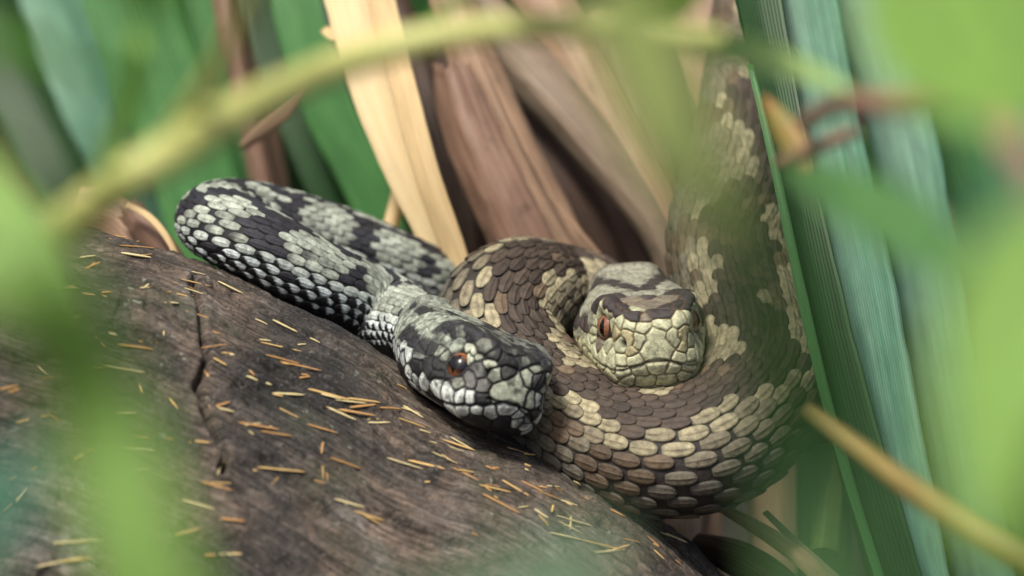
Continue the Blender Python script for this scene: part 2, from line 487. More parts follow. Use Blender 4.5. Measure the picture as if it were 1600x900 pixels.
    sww = np.where(isauto & (flatP[:, 2] > -0.1), skin['seamw'] * 0.62, skin['seamw'])
    sst = np.where(isauto & (flatP[:, 2] > -0.1), 0.5, skin['seams'])
    sw = (np.clip(np.exp(-(edge / sww) ** 2) * 1.25, 0, 1) * sst)[:, None]
    hc = hc * (1 - sw) + seamc * sw
    bs = np.where(isauto, 0.55, 1.0)
    mp = np.array([flatP[hit(*q)] for q in mouth])
    tm = np.linspace(0, len(mp) - 1, 160); mp = np.stack([np.interp(tm, np.arange(len(mp)), mp[:, k]) for k in range(3)], -1)
    mp = np.concatenate([mp, mp * np.array([1, -1, 1])])
    near = np.where((flatP[:, 2] < 0.1) & (flatP[:, 0] > 0))[0]
    dm = np.full(len(flatP), 9.0); dm[near] = np.min(np.linalg.norm(flatP[near][:, None] - mp[None], axis=2), axis=1)
    mg = np.exp(-(dm / 0.024) ** 2)
    hc = hc * (1 - mouthk * mg[:, None]) + np.array(skin['mouth']) * mouthk * mg[:, None]
    pit = np.zeros(len(flatP))
    for q in pits:
        c_ = flatP[hit(*q)]; pit = np.maximum(pit, np.exp(-(np.linalg.norm((flatP - c_) * np.array([1, 1, 0.75]), axis=1) / 0.045) ** 2))
    hc = hc * (1 - 0.95 * pit[:, None])
    disp = -0.07 * pit - 0.05 * mouthk * mg + head_bump * bs * (0.012 * np.tanh(edge / 0.06) - 0.019 * g) + 0.006 * fbm(flatP, 5, 3, 9)
    # keels on the small scales of the crown
    for k in range(2):     # socket and brow
        de = np.linalg.norm(flatP - eye_c[k], axis=1)
        inside = de < eye_r * 1.02
        disp = disp - 0.10 * np.exp(-(np.linalg.norm(flatP - (eye_c[k] + eye_n[k] * eye_r * .62), axis=1) / (eye_r * .78)) ** 4)
        brow = eye_c[k] + np.array([0.02, 0.0, eye_r * 1.2])
        brow[1] *= 1.0
        disp = disp + brow_h * np.exp(-((flatP[:, 0] - brow[0]) / 0.34) ** 2 - ((flatP[:, 2] - 0.57) / 0.10) ** 2 - ((np.abs(flatP[:, 1]) - 0.64) / 0.16) ** 2)
    Rd = (flatP + flatN * disp[:, None]).reshape(R.shape)
    HV = HW(Rd)
    hcol = hc.reshape(R.shape)
    S.HW = HW; S.R = R
    # ---- body spine, tail -> head
    base = org + f * HEAD_X[0] * hs
    cp = [P(c[0], c[1], c[2]) for c in ctrl]
    cr = [c[3] * K for c in ctrl]
    cd = [V(*c[4]) for c in ctrl]
    pts = np.array([base - f * 0.02] + [base - f * 0.30 * hs if neck_dir is None else base + V(*neck_dir) * 0.42 * hs] + cp)
    rad = np.array([neck_r * hs, neck_r * hs] + cr)
    dor = np.array([u, u] + cd)
    chord = np.concatenate([[0], np.cumsum(np.linalg.norm(np.diff(pts, axis=0), axis=1) ** 0.7)])
    tq = np.linspace(0, chord[-1], 3000)
    C = spline(chord, pts, tq)
    arc = np.concatenate([[0], np.cumsum(np.linalg.norm(np.diff(C, axis=0), axis=1))])
    L = arc[-1]; nb = int(L / 0.07)
    sq = np.linspace(0, L, 2000)
    tt = np.interp(sq, arc, tq)
    C = spline(chord, pts, tt); rr = np.interp(tt, chord, rad); rr = lowpass(rr, 121)
    D0 = np.stack([lowpass(np.interp(tt, chord, dor[:, k]), 81) for k in range(3)], -1)
    T = norm(-np.gradient(C, axis=0)); T[:8] = f
    D = norm(D0 - T * np.sum(D0 * T, -1, keepdims=True)); Lf = np.cross(D, T)
    def frame(s):
        s = np.asarray(s)
        g_ = lambda A: np.stack([np.interp(s, sq, A[:, k]) for k in range(3)], -1)
        return g_(C), norm(g_(D)), norm(g_(Lf)), np.interp(s, sq, rr)
    def surf(s, phi, h):
        c, d, l_, r = frame(s)
        y, z = ring_dirs(phi)
        nrm = norm(l_ * (np.sin(phi))[..., None] + d * (np.cos(phi))[..., None])
        return c + l_ * (y * r)[..., None] + d * (z * r)[..., None] + nrm * h[..., None]
    S.surf = surf; S.L = L
    # tube rings aligned with the head rings' angular index
    tb = np.linspace(0, L, nb)
    # same point order as the head: start under the chin, go to the right (-y), over the top
    phi = -math.pi + np.arange(NTH) / NTH * 2 * math.pi
    SB, PH = np.meshgrid(tb, phi, indexing='ij')
    BV = surf(SB, PH, -0.02 - 0 * SB)
    # blend the first rings into the neck ring of the head
    k = np.clip(1 - SB / (0.5 * hs), 0, 1)[..., None]
    first = HW(R[0])[None] ; cc = first.mean(1, keepdims=True)
    neck = first - cc + frame(tb)[0][:, None, :]
    k = k * k * (3 - 2 * k)
    BV = BV * (1 - k) + neck * k
    axis_ = frame(tb)[0][:, None, :]
    BV = axis_ + (BV - axis_) * (1 - 0.32 * k * (1 - k))
    BV = BV[::-1]; 
    # taper the tail shut
    allv = np.concatenate([BV.reshape(-1, 3), HV.reshape(-1, 3)])
    nring_all = BV.shape[0] + HV.shape[0]
    bc = np.tile(np.array(skin['between']), (BV.shape[0] * NTH, 1))
    kn = np.clip(1 - SB[::-1].reshape(-1) / 0.75, 0, 1)[:, None] * np.clip(1.9 - np.abs(PH.reshape(-1)), 0, 1)[:, None]; bc = bc * (1 - kn) + np.array(skin['neck']) * kn
    allc = np.concatenate([bc, hcol.reshape(-1, 3)])
    quads = gridq(nring_all, NTH, True)
    # ---- overlapping scales
    av = np.array([-1, -.85, -.55, -.2, .12, .42, .68, .86, .95, 1.0, 1.0]); al = np.array([0] * 10 + [1.0])
    bv = np.array([-1, -.97, -.62, -.28, -.1, 0, .1, .28, .62, .97, 1]); bl = np.array([1.0] + [0] * 9 + [1.0])
    A, B = np.meshgrid(av, bv, indexing='ij'); low = np.maximum(al[:, None], bl[None, :])
    q0 = gridq(len(av), len(bv))
    prof = np.where(A < 0, 1 - 0.45 * np.abs(A) ** 3.0, (1 - np.abs(A) ** 2.6 + 1e-9) ** (1 / 2.1))
    half = rows // 2
    fphi = 0.70 * math.pi
    tri_t = np.arange(-half, half + 1) / half
    rphi = np.sign(tri_t) * fphi * (0.72 * np.abs(tri_t) + 0.28 * tri_t ** 2)
    edges = np.gradient(rphi)
    PV, PC, PQ = [], [], []
    off = len(allv)
    base_pitch = pitch
    sp = [0.0]
    while sp[-1] < L: sp.append(sp[-1] + base_pitch * (small + (1 - small) * min(sp[-1] / 3.5, 1.0)))
    sp = np.array(sp); nk = len(sp) - 1
    for kk in range(0, nk):
        for ri in range(rows):
            r = ri - half
            pitch = sp[kk + 1] - sp[kk]; s0 = sp[kk] + 0.5 * (ri % 2) * pitch + rng.normal(0, 0.03 * pitch)
            if s0 < 0.02 or s0 > L - 0.1: continue
            ph0 = rphi[ri] + rng.normal(0, 0.012)
            flank = abs(r) / half
            rl = np.interp(s0, sq, rr) / max(cr)
            wh = edges[ri] * (0.635 - 0.17 * flank) * rng.uniform(0.95, 1.05)
            d2 = surf(np.array([max(s0 - .05, 0), min(s0 + .05, L)]), np.array([ph0, ph0]), np.zeros(2)); stretch = np.linalg.norm(d2[1] - d2[0]) / 0.1
            lh = pitch * (0.70 - 0.09 * flank) * rng.uniform(0.95, 1.06) / np.clip(stretch, 0.75, 2.0) ** (0.7 + 0.25 * flank)
            ss = np.clip(s0 + A * lh, 0, L)
            pp = ph0 + B * prof * wh
            lf = lift * (0.55 + 0.45 * rl) * (0.75 + 0.25 * min(s0 / 1.2, 1.0))
            hgt = 0.03 * max(0.0, 1 - s0 / 0.6) - 0.012 + lf * (0.5 + 0.5 * A) ** 1.1 * rng.uniform(0.85, 1.2) + lf * 0.14 * (1 - B ** 2) * (1 - 0.3 * A * A) + lf * 0.55 * (1 - 0.5 * flank) * np.exp(-(B / 0.10) ** 2) * (1 - A ** 4)
            hgt = hgt - low * lf * 1.1
            PV.append(surf(ss, pp, hgt).reshape(-1, 3))
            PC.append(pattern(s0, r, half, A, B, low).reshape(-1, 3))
            PQ.append(q0 + off); off += A.size
    pitch = base_pitch
    # belly plates
    for kk in range(int(L / (pitch * 1.0))):
        s0 = (kk + 0.5) * pitch
        if s0 < 0.3: continue
        ss = np.clip(s0 + A * pitch * 0.62, 0, L)
        pp = math.pi + B * 0.31 * math.pi * (1 - 0.10 * np.maximum(A, 0) ** 4)
        hgt = -0.01 + lift * 0.8 * (0.5 + 0.5 * A) - low * lift * 1.2
        PV.append(surf(ss, pp, hgt).reshape(-1, 3))
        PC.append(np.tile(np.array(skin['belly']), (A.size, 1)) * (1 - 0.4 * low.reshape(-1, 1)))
        PQ.append(q0 + off); off += A.size
    allv = np.concatenate([allv] + PV); allc = np.concatenate([allc] + PC); quads = np.concatenate([quads] + PQ)
    low_pt = allv[np.argmin(allv[:, 2])]
    root = empty('adder', low_pt, label, 'snake', 'adders resting on the log')
    o = obj('body', allv, quads, mat=mat, parent=root, cols=np.clip(allc, 0, 1))
    # ---- eyes
    for k in range(2):
        c = HW(eye_c[k]); nn = eye_n[k]; nw = norm(nn[0] * f + nn[1] * l + nn[2] * u)
        if eyestyle: 
            nw = norm(nw + norm(f) * eyestyle)
        upv = norm(u - nw * (u @ nw)); rv = np.cross(upv, nw)
        r = eye_r * hs
        th = np.linspace(0, math.pi * 0.62, 40); ps = np.linspace(0, 2 * math.pi, 64, endpoint=False)
        TH, PS = np.meshgrid(th, ps, indexing='ij')
        def sph(TH, PS, rr_):
            return c + rr_[..., None] * (nw * np.cos(TH)[..., None] + (upv * np.sin(PS)[..., None] + rv * np.cos(PS)[..., None]) * np.sin(TH)[..., None])
        v = sph(TH, PS, np.full(TH.shape, r))
        # iris colour by angle from the axis
        fl = noise(np.stack([np.cos(PS) * 3, np.sin(PS) * 3, TH * 3], -1).reshape(-1, 3), 2.2, 3).reshape(TH.shape)
        a = (TH / (math.pi * 0.5))[..., None]
        ic = np.array(iris[0]) * (1 - np.clip(a * 1.1, 0, 1)) + np.array(iris[1]) * np.clip(a * 1.1, 0, 1)
        ic = ic * (1 + 0.5 * fl[..., None])
        if len(iris) > 2:      # dark bar across the iris
            bar = np.exp(-((np.sin(PS) * np.sin(TH) + 0.0) / 0.62) ** 4)[..., None]
            ic = ic * (1 - bar * iris[3]) + np.array(iris[2]) * bar * iris[3]
        ic = np.where(TH[..., None] > math.pi * 0.47, np.array([0.012, 0.01, 0.01]), ic)
        eo = obj('eye', v.reshape(-1, 3), gridq(40, 64, True), mat=M_EYE, parent=root, cols=np.clip(ic, 0, 1).reshape(-1, 3))
        # slit pupil: a lens-shaped patch standing just proud of the iris
        a1 = np.linspace(-1, 1, 25); b1 = np.linspace(-1, 1, 7)
        A1, B1 = np.meshgrid(a1, b1, indexing='ij')
        xx = B1 * 0.20 * (1 - A1 ** 2) ** 0.8; yy = A1 * 0.68
        zz = np.sqrt(np.maximum(1 - xx ** 2 - yy ** 2, 0))
        pv = c + r * 1.012 * (rv * xx[..., None] + upv * yy[..., None] + nw * zz[..., None])
        obj('pupil', pv.reshape(-1, 3), gridq(25, 7), mat=M_PUPIL, parent=eo)
    S.root = root; S.body = o; S.frame = frame
    return S

t = NT('eye_iris')
p = t.principled(Base__Color=t.node('ShaderNodeAttribute', {'attribute_name': 'Col'}).outputs[0], Roughness=0.16)
p.inputs['Coat Weight'].default_value = 0.6; p.inputs['Coat Roughness'].default_value = 0.04
M_EYE = t.finish(p.outputs[0])
t = NT('eye_pupil'); p = t.principled(Base__Color=(0.004, 0.004, 0.004, 1), Roughness=0.1); M_PUPIL = t.finish(p.outputs[0])

def tri(x): return 2 * np.abs(2 * (x - np.floor(x + 0.5))) - 1     # -1..1

# --- brown adder (behind, coiled)
B_LIGHT = np.array(lin(140, 131, 106)); B_PALE = np.array(lin(174, 165, 132)); B_DARK = np.array(lin(74, 63, 53)); B_MID = np.array(lin(110, 94, 74)); B_LOW = np.array(lin(96, 92, 82))
def pattern_brown(s, r, half, A, B, low):
    off = 1.5 * tri(s / 2.6 + 0.15) + 0.5 * math.sin(s * 1.3)
    e = abs(r - off) + 0.35 * rng.normal()
    fl = abs(r) / half; wild = rng.random()
    n = noise(np.array([s * 0.9, r * 0.5, 3.0]), 1.0, 4)
    if e < 2.5: c = B_DARK * rng.uniform(0.75, 1.25)
    elif e < 4.0: c = B_PALE * rng.uniform(0.75, 1.05) * (1 - 0.12 * n)
    else:
        k_ = np.clip((fl - 0.35) / 0.35, 0, 1); c = B_LIGHT * (1 - k_) + B_LOW * k_  # grey lower flank, with some underside shade put into its colour
        c = c * rng.uniform(0.8, 1.1) * (1 + 0.15 * n)
        if 5 <= abs(r) <= 7 and math.sin(s * 2 * math.pi / 2.6 + (0 if r > 0 else 3)) > 0.55: c = B_MID * rng.uniform(0.55, 0.8)
    if wild < 0.10: c = B_MID * rng.uniform(0.8, 1.1)
    c = np.asarray(c)
    col = np.ones(A.shape + (3,)) * c
    rim = np.clip((np.abs(A) - 0.55) / 0.45, 0, 1) ** 2 + np.clip((np.abs(B) - 0.72) / 0.28, 0, 1) ** 2
    if e >= 2.5:
        ctr = np.exp(-((A + 0.1) / 0.5) ** 2 - (B / 0.4) ** 2)[..., None]
        kc = rng.uniform(0.15, 0.6); col = col * (1 - kc * ctr) + kc * ctr * np.array([.13, .085, .05])
    col = col * (1 - 0.22 * np.exp(-(B / 0.09) ** 2) * (1 - A ** 4))[..., None]
    col = col * (1 - 0.30 * np.clip(rim, 0, 1))[..., None]
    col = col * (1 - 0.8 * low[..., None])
    return col
def auto_brown(q):
    x, y, z = q; ay = abs(y)
    light = np.array(lin(150, 150, 132)); dark = np.array(lin(58, 54, 52)); face = np.array(lin(188, 186, 148))
    if z < -0.12: return face
    if z > 0.32:
        v = abs(ay - (0.10 + 0.42 * np.clip((1.0 - x), 0, 1.2)))
        if x < 1.15 and v < 0.13: return dark
        if x > 1.25 and 0.3 < ay and x < 1.95: return dark
        return light
    if x < 1.45 and -0.05 < z < 0.18 : return dark
    return light

def z4(*pts): return [(860 + a / 3.914, 390 + b / 3.914) for a, b in pts]
CF = np.array(lin(196, 196, 160)); CG = np.array(lin(176, 178, 146)); CD = np.array(lin(62, 56, 54)); CT = np.array(lin(120, 112, 96)); CO = np.array(lin(182, 172, 132))
hand2 = [
    (z4((640, 520), (650, 580), (600, 620), (700, 620), (650, 650)), 1.12, CF, False),          # rostral
    (z4((655, 718), (630, 725), (680, 725)), 0.95, CF, False),                                       # mental
    (z4((505, 690), (520, 680)), 0.9, CF, True), (z4((430, 692), (430, 670)), 0.9, CF, True), (z4((367, 690), (367, 665)), 0.9, CF, True), (z4((318, 665), (312, 635)), 0.9, CF, True),
    (z4((262, 625), (258, 600)), 0.9, CF * 0.95, True),
    (z4((565, 752), (530, 740)), 1.0, CF, False), (z4((735, 740), (760, 728)), 1.0, CF, False), (z4((465, 752), (440, 745)), 0.9, CF * 0.95, True), (z4((590, 800), (560, 795)), 1.0, CF * 0.9, False), (z4((700, 795), (730, 785)), 1.0, CF * 0.9, False), (z4((490, 790),), 0.9, CF * 0.9, True),
    (z4((540, 545), (530, 580)), 0.85, CF, True),                                                    # nasorostral
    (z4((485, 560), (490, 620), (470, 520)), 0.85, CO, True), (z4((430, 600), (420, 570)), 0.85, CG, True), (z4((405, 520), (400, 490)), 0.8, CO * 0.85, True),
    (z4((495, 468), (470, 462)), 0.85, CF, True), (z4((418, 448),), 0.8, CF, True), (z4((585, 472), (560, 480)), 0.85, CF, False), (z4((690, 452), (670, 455)), 0.85, CF, False),
    (z4((380, 450), (372, 425)), 0.8, CG, True), (z4((352, 395), (375, 410), (335, 370)), 0.75, CF * 0.9, True),
    (z4((390, 365), (365, 350), (410, 380)), 0.85, CD, True), (z4((455, 360), (440, 350)), 0.8, CD, True),
    (z4((530, 405), (500, 408)), 0.85, CD, False), (z4((640, 395), (690, 395)), 0.85, CD * 1.1, False), (z4((580, 418),), 0.8, CT, False),
    (z4((560, 340), (600, 330), (640, 335)), 1.0, CT, False), (z4((520, 300), (490, 305)), 0.9, CT * 1.1, False), (z4((690, 290), (720, 300)), 0.9, CT, False), (z4((600, 285),), 0.9, CD * 1.3, False), (z4((700, 345),), 0.8, CD * 1.2, False), (z4((510, 360),), 0.8, CG, False),
    (z4((345, 595),), 0.85, CG, True), (z4((300, 580),), 0.85, CT, True), (z4((255, 545),), 0.85, CG, True), (z4((230, 585),), 0.85, CG, True), (z4((262, 500),), 0.8, CG * 0.8, True), (z4((270, 440),), 0.8, CG, True), (z4((295, 395),), 0.8, CG, True), (z4((215, 440),), 0.9, CD, True), (z4((195, 420),), 0.9, CD * 1.4, True),
]
ctrl2 = [  # from the neck back to the tail: px, py, depth, radius px, way the back faces
    (935, 470, 3.0, 70, (.1, .93, .0)), (884, 462, 3.3, 84, (.05, .8, .5)), (814, 466, 2.2, 98, (.10, .55, .85)), (775, 515, 1.35, 100, (.25, .30, .9)), (806, 590, 0.85, 103, (.45, .35, .8)),
    (872, 655, 0.25, 105, (.30, .68, .70)), (965, 702, -0.45, 107, (.08, .80, .62)), (1070, 712, -0.8, 110, (-.10, .82, .60)), (1150, 672, -0.35, 112, (-.32, .62, .72)),
    (1190, 590, 0.7, 106, (-.10, .25, .95)), (1172, 490, 2.1, 106, (.06, .10, .97)), (1146, 392, 3.2, 110, (.12, .05, .97)), (1158, 290, 4.0, 100, (.28, .0, .95)), (1172, 170, 5.2, 88, (.3, .0, .95)), (1182, 40, 6.4, 78, (.3, 0, .95)), (1190, -120, 8.0, 66, (.3, 0, .95)), (1205, -330, 9.8, 46, (.3, 0, .95))]
skin2 = dict(seam=lin(96, 72, 42), seamw=0.021, seams=0.75, mouth=lin(46, 34, 24), neck=lin(110, 104, 88), between=lin(46, 40, 36), belly=lin(60, 56, 56))
S2 = build_snake('adder', 'brown adder coiled behind, its pale face turned to the front', ctrl2, (1027, 548, -1.2), (.13, -.245, .96), (-.03, .94, .34), 1.15, M_SKIN2, 21, 0.37, pattern_brown, skin2, hand2, auto_brown, (943, 510), 0.228,
                 (lin(142, 96, 64), lin(92, 56, 40)), lift=0.042, eyestyle=0.5, small=0.8, mouthk=0.6, neck_dir=(-.55, -.45, -.70), pits=z4((448, 580),), mouth=z4((760, 700), (715, 680), (655, 672), (600, 690), (545, 712), (490, 728), (430, 742), (372, 738), (310, 705), (258, 655), (222, 600)))

# --- grey adder (in front, along the log)
G_LIGHT = np.array(lin(176, 184, 168)); G_DARK = np.array(lin(48, 48, 54)); G_WHITE = np.array(lin(214, 224, 222)); G_BLACK = np.array(lin(18, 18, 22))
def pattern_grey(s, r, half, A, B, low):
    per = 1.36
    off = 2.0 * tri(s / per) + 0.4 * math.sin(s * 2.1)
    e = abs(r - off) + 0.4 * rng.normal()
    sidephase = 0.0 if r > 0 else 0.5
    spot = abs(((s / per + sidephase + 0.0) % 1.0) - 0.5)        # flank spots sit beside the hollows of the zigzag
    fl = abs(r) / half
    col = np.ones(A.shape + (3,)) * (G_LIGHT * rng.uniform(0.58, 1.10))
    nz = noise(np.array([s * 2.3, r * 0.9, 9.0]), 1.0, 8)
    if e + 1.1 * nz < 1.45 or rng.random() < 0.05 or (4 <= abs(r) <= 6 and spot + 0.06 * nz < 0.13 + 0.05 * rng.normal()):
        col[:] = G_DARK * rng.uniform(0.7, 1.25)
    elif abs(r) >= 7:
        rim = (A * 0.9 + np.sign(r) * B * 0.45 + 0.2 * rng.normal())
        k_ = {7: 0.45, 8: 0.15, 9: -0.15, 10: -0.35}[min(abs(r), 10)]
        wgt = np.clip((rim - k_) / 0.12, 0, 1)[..., None]
        head_c = G_WHITE * rng.uniform(.85, 1.1) if abs(r) >= 8 else col * 0.6 + G_WHITE * 0.4
        if abs(r) == 7 and rng.random() < 0.5: wgt = wgt * 0
        col = head_c * (1 - wgt) + G_BLACK * wgt
    elif fl > 0.45:
        dk = np.clip((A - 0.2 + 0.3 * rng.normal()) / 0.4, 0, 1)[..., None] * (0.25 + 0.5 * rng.random())
        col = col * (1 - dk) + G_DARK * dk
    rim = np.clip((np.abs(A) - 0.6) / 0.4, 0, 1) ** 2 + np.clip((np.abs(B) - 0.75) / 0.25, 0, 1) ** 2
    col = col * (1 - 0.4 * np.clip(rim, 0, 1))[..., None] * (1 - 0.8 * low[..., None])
    return col
def auto_grey(q):
    x, y, z = q; ay = abs(y)
    light = np.array(lin(160, 168, 152)); dark = np.array(lin(44, 44, 46)); white = np.array(lin(206, 214, 208))
    if z < -0.34: return G_BLACK * 1.2
    if z < -0.10: return white
    if z > 0.34:
        if x > 1.1: return dark * (1.0 + 4.5 * max(0.0, math.sin(x * 9 + y * 7) * math.sin(y * 11 - x * 3) - 0.35))
        v = abs(ay - (0.05 + 0.45 * np.clip(1.1 - x, 0, 1.3)))
        return (dark if v < 0.15 else light)
    if x < 1.5 and -0.06 < z < 0.2 and x > 0.1: return dark
    return light
def z3(*pts): return [(600 + a / 4.286, 480 + b / 4.286) for a, b in pts]
GW = np.array(lin(218, 224, 216)); GF = np.array(lin(178, 184, 164)); GD = np.array(lin(36, 36, 36)); GM = np.array(lin(104, 104, 100)); GP = np.array(lin(196, 202, 178))
hand1 = [
    (z3((840, 560), (880, 520), (860, 610), (920, 600), (780, 580)), 1.0, GP * 0.9, False),               # rostral
    (z3((815, 685), (840, 690), (800, 680)), 0.9, GW * 0.95, False),                                     # mental
    (z3((570, 610), (575, 590)), 0.85, GW, True), (z3((505, 605), (510, 580)), 0.8, GW, True), (z3((422, 590), (430, 560)), 0.9, GW, True), (z3((348, 545), (345, 510)), 0.9, GW, True), (z3((262, 515), (262, 490)), 0.9, GW, True), (z3((205, 470),), 0.8, GW, True), (z3((172, 440),), 0.8, GW * 0.9, True),
    (z3((655, 620), (645, 600)), 0.8, GD * 2.5, True),
    (z3((720, 700), (715, 720)), 0.8, GW * 0.95, True), (z3((612, 698), (625, 700)), 0.7, GW * 0.9, True), (z3((540, 700), (530, 690)), 0.75, GW * 0.75, True), (z3((450, 690), (440, 680)), 0.75, GW * 0.75, True), (z3((365, 662), (355, 655)), 0.75, GW * 0.8, True), (z3((292, 622),), 0.75, GW * 0.9, True), (z3((244, 582),), 0.75, GW * 0.9, True), (z3((204, 534),), 0.75, GW * 0.9, True),
    (z3((890, 735), (910, 725)), 0.8, GW * 0.8, False), (z3((970, 755),), 0.8, GW * 0.7, False), (z3((660, 770), (600, 750)), 0.9, G_BLACK * 2, False), (z3((800, 770),), 1.0, G_BLACK * 2, False),
    (z3((640, 430), (625, 400)), 0.9, GM, True), (z3((660, 520), (650, 550)), 0.85, GM * 1.15, True), (z3((575, 470), (590, 520)), 0.8, GM * 1.1, True), (z3((500, 520), (470, 510)), 0.8, GF * 0.55, True),
    (z3((705, 380), (730, 385)), 0.75, GP, True), (z3((735, 450), (745, 430)), 0.75, GF, True), (z3((570, 345), (565, 325)), 0.7, GP, True), (z3((560, 287), (590, 300)), 0.7, GP, True), (z3((830, 430),), 0.8, GM * 0.7, True), (z3((630, 340),), 0.7, GF * 0.7, True),
    (z3((975, 490), (970, 460)), 0.75, GP, False), (z3((1010, 415),), 0.75, GF * 0.7, False), (z3((800, 350), (850, 360)), 0.9, GD * 1.3, False), (z3((720, 320), (760, 330)), 0.9, GD * 1.6, False), (z3((930, 350), (980, 360)), 0.9, GD * 1.4, False), (z3((650, 270), (700, 280)), 0.9, GD * 1.8, False), (z3((850, 290), (900, 300)), 0.9, GD * 1.2, False),
    (z3((1040, 650), (1030, 610)), 0.7, GW * 0.7, False), (z3((1078, 690), (1072, 650)), 0.7, GW * 0.65, False), (z3((985, 640), (975, 610)), 0.75, GF * 0.6, False), (z3((1060, 520),), 0.9, GD * 1.4, False),
    (z3((370, 400), (340, 390)), 0.85, GD * 1.3, True), (z3((290, 400), (300, 420)), 0.85, GD, True), (z3((220, 420), (200, 400)), 0.85, GD, True), (z3((360, 450), (330, 440)), 0.8, GD * 1.2, True), (z3((400, 330),), 0.8, GF * 0.7, True), (z3((380, 290),), 0.8, GF * 0.8, True),
]
ctrl1 = [(606, 500, 1.9, 76, (.2, .95, .2)), (560, 474, 1.9, 74, (.12, .96, .20)), (511, 449, 1.5, 69, (.10, .96, .18)), (428, 402, 1.2, 70, (.08, .96, .20)), (365, 366, 1.35, 67, (.05, .93, .28)), (336, 345, 2.1, 63, (-.25, .88, .40)), (372, 336, 3.0, 60, (-.1, .92, .30)), (460, 356, 3.5, 60, (.0, .90, .38)),
         (560, 392, 3.9, 61, (.05, .9, .36)), (655, 434, 4.4, 60, (.05, .9, .36)), (740, 478, 5.2, 57, (.05, .9, .3)), (830, 520, 6.0, 50, (0, .95, .2)), (900, 560, 6.8, 36, (0, .95, .2)), (930, 640, 7.0, 22, (0, .95, .2)), (930, 720, 7.0, 7, (0, .95, .2))]
skin1 = dict(seam=lin(20, 20, 22), seamw=0.046, seams=0.95, mouth=lin(10, 10, 12), neck=lin(128, 134, 122), between=lin(26, 26, 30), belly=lin(16, 16, 20), fleck=lin(140, 144, 130), mottle=(0.14, 0.6, lin(52, 54, 50)))
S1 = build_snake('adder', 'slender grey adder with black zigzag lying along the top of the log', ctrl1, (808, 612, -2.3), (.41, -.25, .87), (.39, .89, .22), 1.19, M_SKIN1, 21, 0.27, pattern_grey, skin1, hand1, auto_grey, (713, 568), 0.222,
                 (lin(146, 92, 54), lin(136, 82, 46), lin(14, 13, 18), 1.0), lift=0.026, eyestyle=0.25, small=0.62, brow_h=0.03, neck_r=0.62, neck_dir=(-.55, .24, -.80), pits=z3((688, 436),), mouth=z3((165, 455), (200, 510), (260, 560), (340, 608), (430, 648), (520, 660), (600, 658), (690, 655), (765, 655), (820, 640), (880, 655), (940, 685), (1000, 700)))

# ------------------------------------------------------------------ reed blades
def frames_for(path, n):
    pts = np.array([P(*q) for q in path])
    ch = np.concatenate([[0], np.cumsum(np.linalg.norm(np.diff(pts, axis=0), axis=1) ** 0.8)])
    tq = np.linspace(0, ch[-1], n)
    C = spline(ch, pts, tq)
    T = norm(np.gradient(C, axis=0))
    return C, T, tq / ch[-1], ch / ch[-1]
def blade_mesh(C, T, w, twist, fold, curl, thick, jag0=0.0, jag1=0.0, seed=1, nc=13, wave=0.03, crumple=0.0):
    n = len(C)
    N0 = -FW - T * (T @ -FW)[:, None]; N0 = norm(N0)
    B0 = np.cross(N0, T)
    tw = np.radians(twist)[:, None]
    N = N0 * np.cos(tw) + B0 * np.sin(tw); B = np.cross(N, T)
    c = np.linspace(-1, 1, nc)
    arc = np.concatenate([[0], np.cumsum(np.linalg.norm(np.diff(C, axis=0), axis=1))])
    out = []
    rs = np.random.default_rng(seed)
    j0 = rs.random(nc) * jag0; j1 = rs.random(nc) * jag1
    edge_n = noise(np.stack([arc * 0.8, np.full(n, seed * 3.1), np.zeros(n)], -1), 1.0, seed) * wave
    k0 = np.clip(1 - arc / max(jag0 * 1.2, 1e-3), 0, 1)[:, None] if jag0 else np.zeros((n, 1))
    k1 = np.clip(1 - (arc[-1] - arc) / max(jag1 * 1.2, 1e-3), 0, 1)[:, None] if jag1 else np.zeros((n, 1))
    for sgn in (1, -1):
        ww = w[:, None] * (1 + 0.05 * noise(np.stack([arc * 1.3, np.full(n, seed * 1.7), np.zeros(n)], -1), 1.0, 3)[:, None] * np.abs(c)[None] + 0.02 * noise(np.stack([arc * 6, np.full(n, seed * 1.7), np.zeros(n)], -1), 1.0, 4)[:, None] * np.abs(c)[None] ** 8)
        y = ww * c[None]
        z = -np.abs(c)[None] * fold * ww - curl * ww * c[None] ** 2 + sgn * thick * 0.5 * (1 - 0.7 * c[None] ** 2) + edge_n[:, None] * c[None] * ww
        if crumple:
            gr = np.stack(np.broadcast_arrays(arc[:, None] * 0.55, c[None] * 1.6, np.full((1, 1), seed * 2.3)), -1)
            z = z + crumple * fbm(gr, 1.0, 4, seed) + 0.35 * crumple * np.abs(fbm(gr * np.array([0.6, 2.5, 1]), 1.0, 3, seed + 5))
        v = C[:, None] + B[:, None] * y[..., None] + N[:, None] * z[..., None]
        v = v + T[:, None] * (k0 * j0[None] - k1 * j1[None])[..., None]
        out.append(v)
    a = out[0]; b = out[1]
    ring = np.concatenate([a, b[:, ::-1]], 1)        # closed ring
    uvu = np.concatenate([(c + 1) / 2, (c[::-1] + 1) / 2])
    uv = np.stack(np.broadcast_arrays(uvu[None], arc[:, None]), -1).reshape(-1, 2) + np.array([0, seed * 7.3])
    m = ring.shape[1]
    q = gridq(n, m, True)
    # end caps as strips
    caps = []
    for row in (0, n - 1):
        o = row * m
        for i in range(nc - 1): caps.append((o + i, o + i + 1, o + m - 2 - i, o + m - 1 - i))
    return ring.reshape(-1, 3), np.concatenate([q, np.array(caps)]), uv
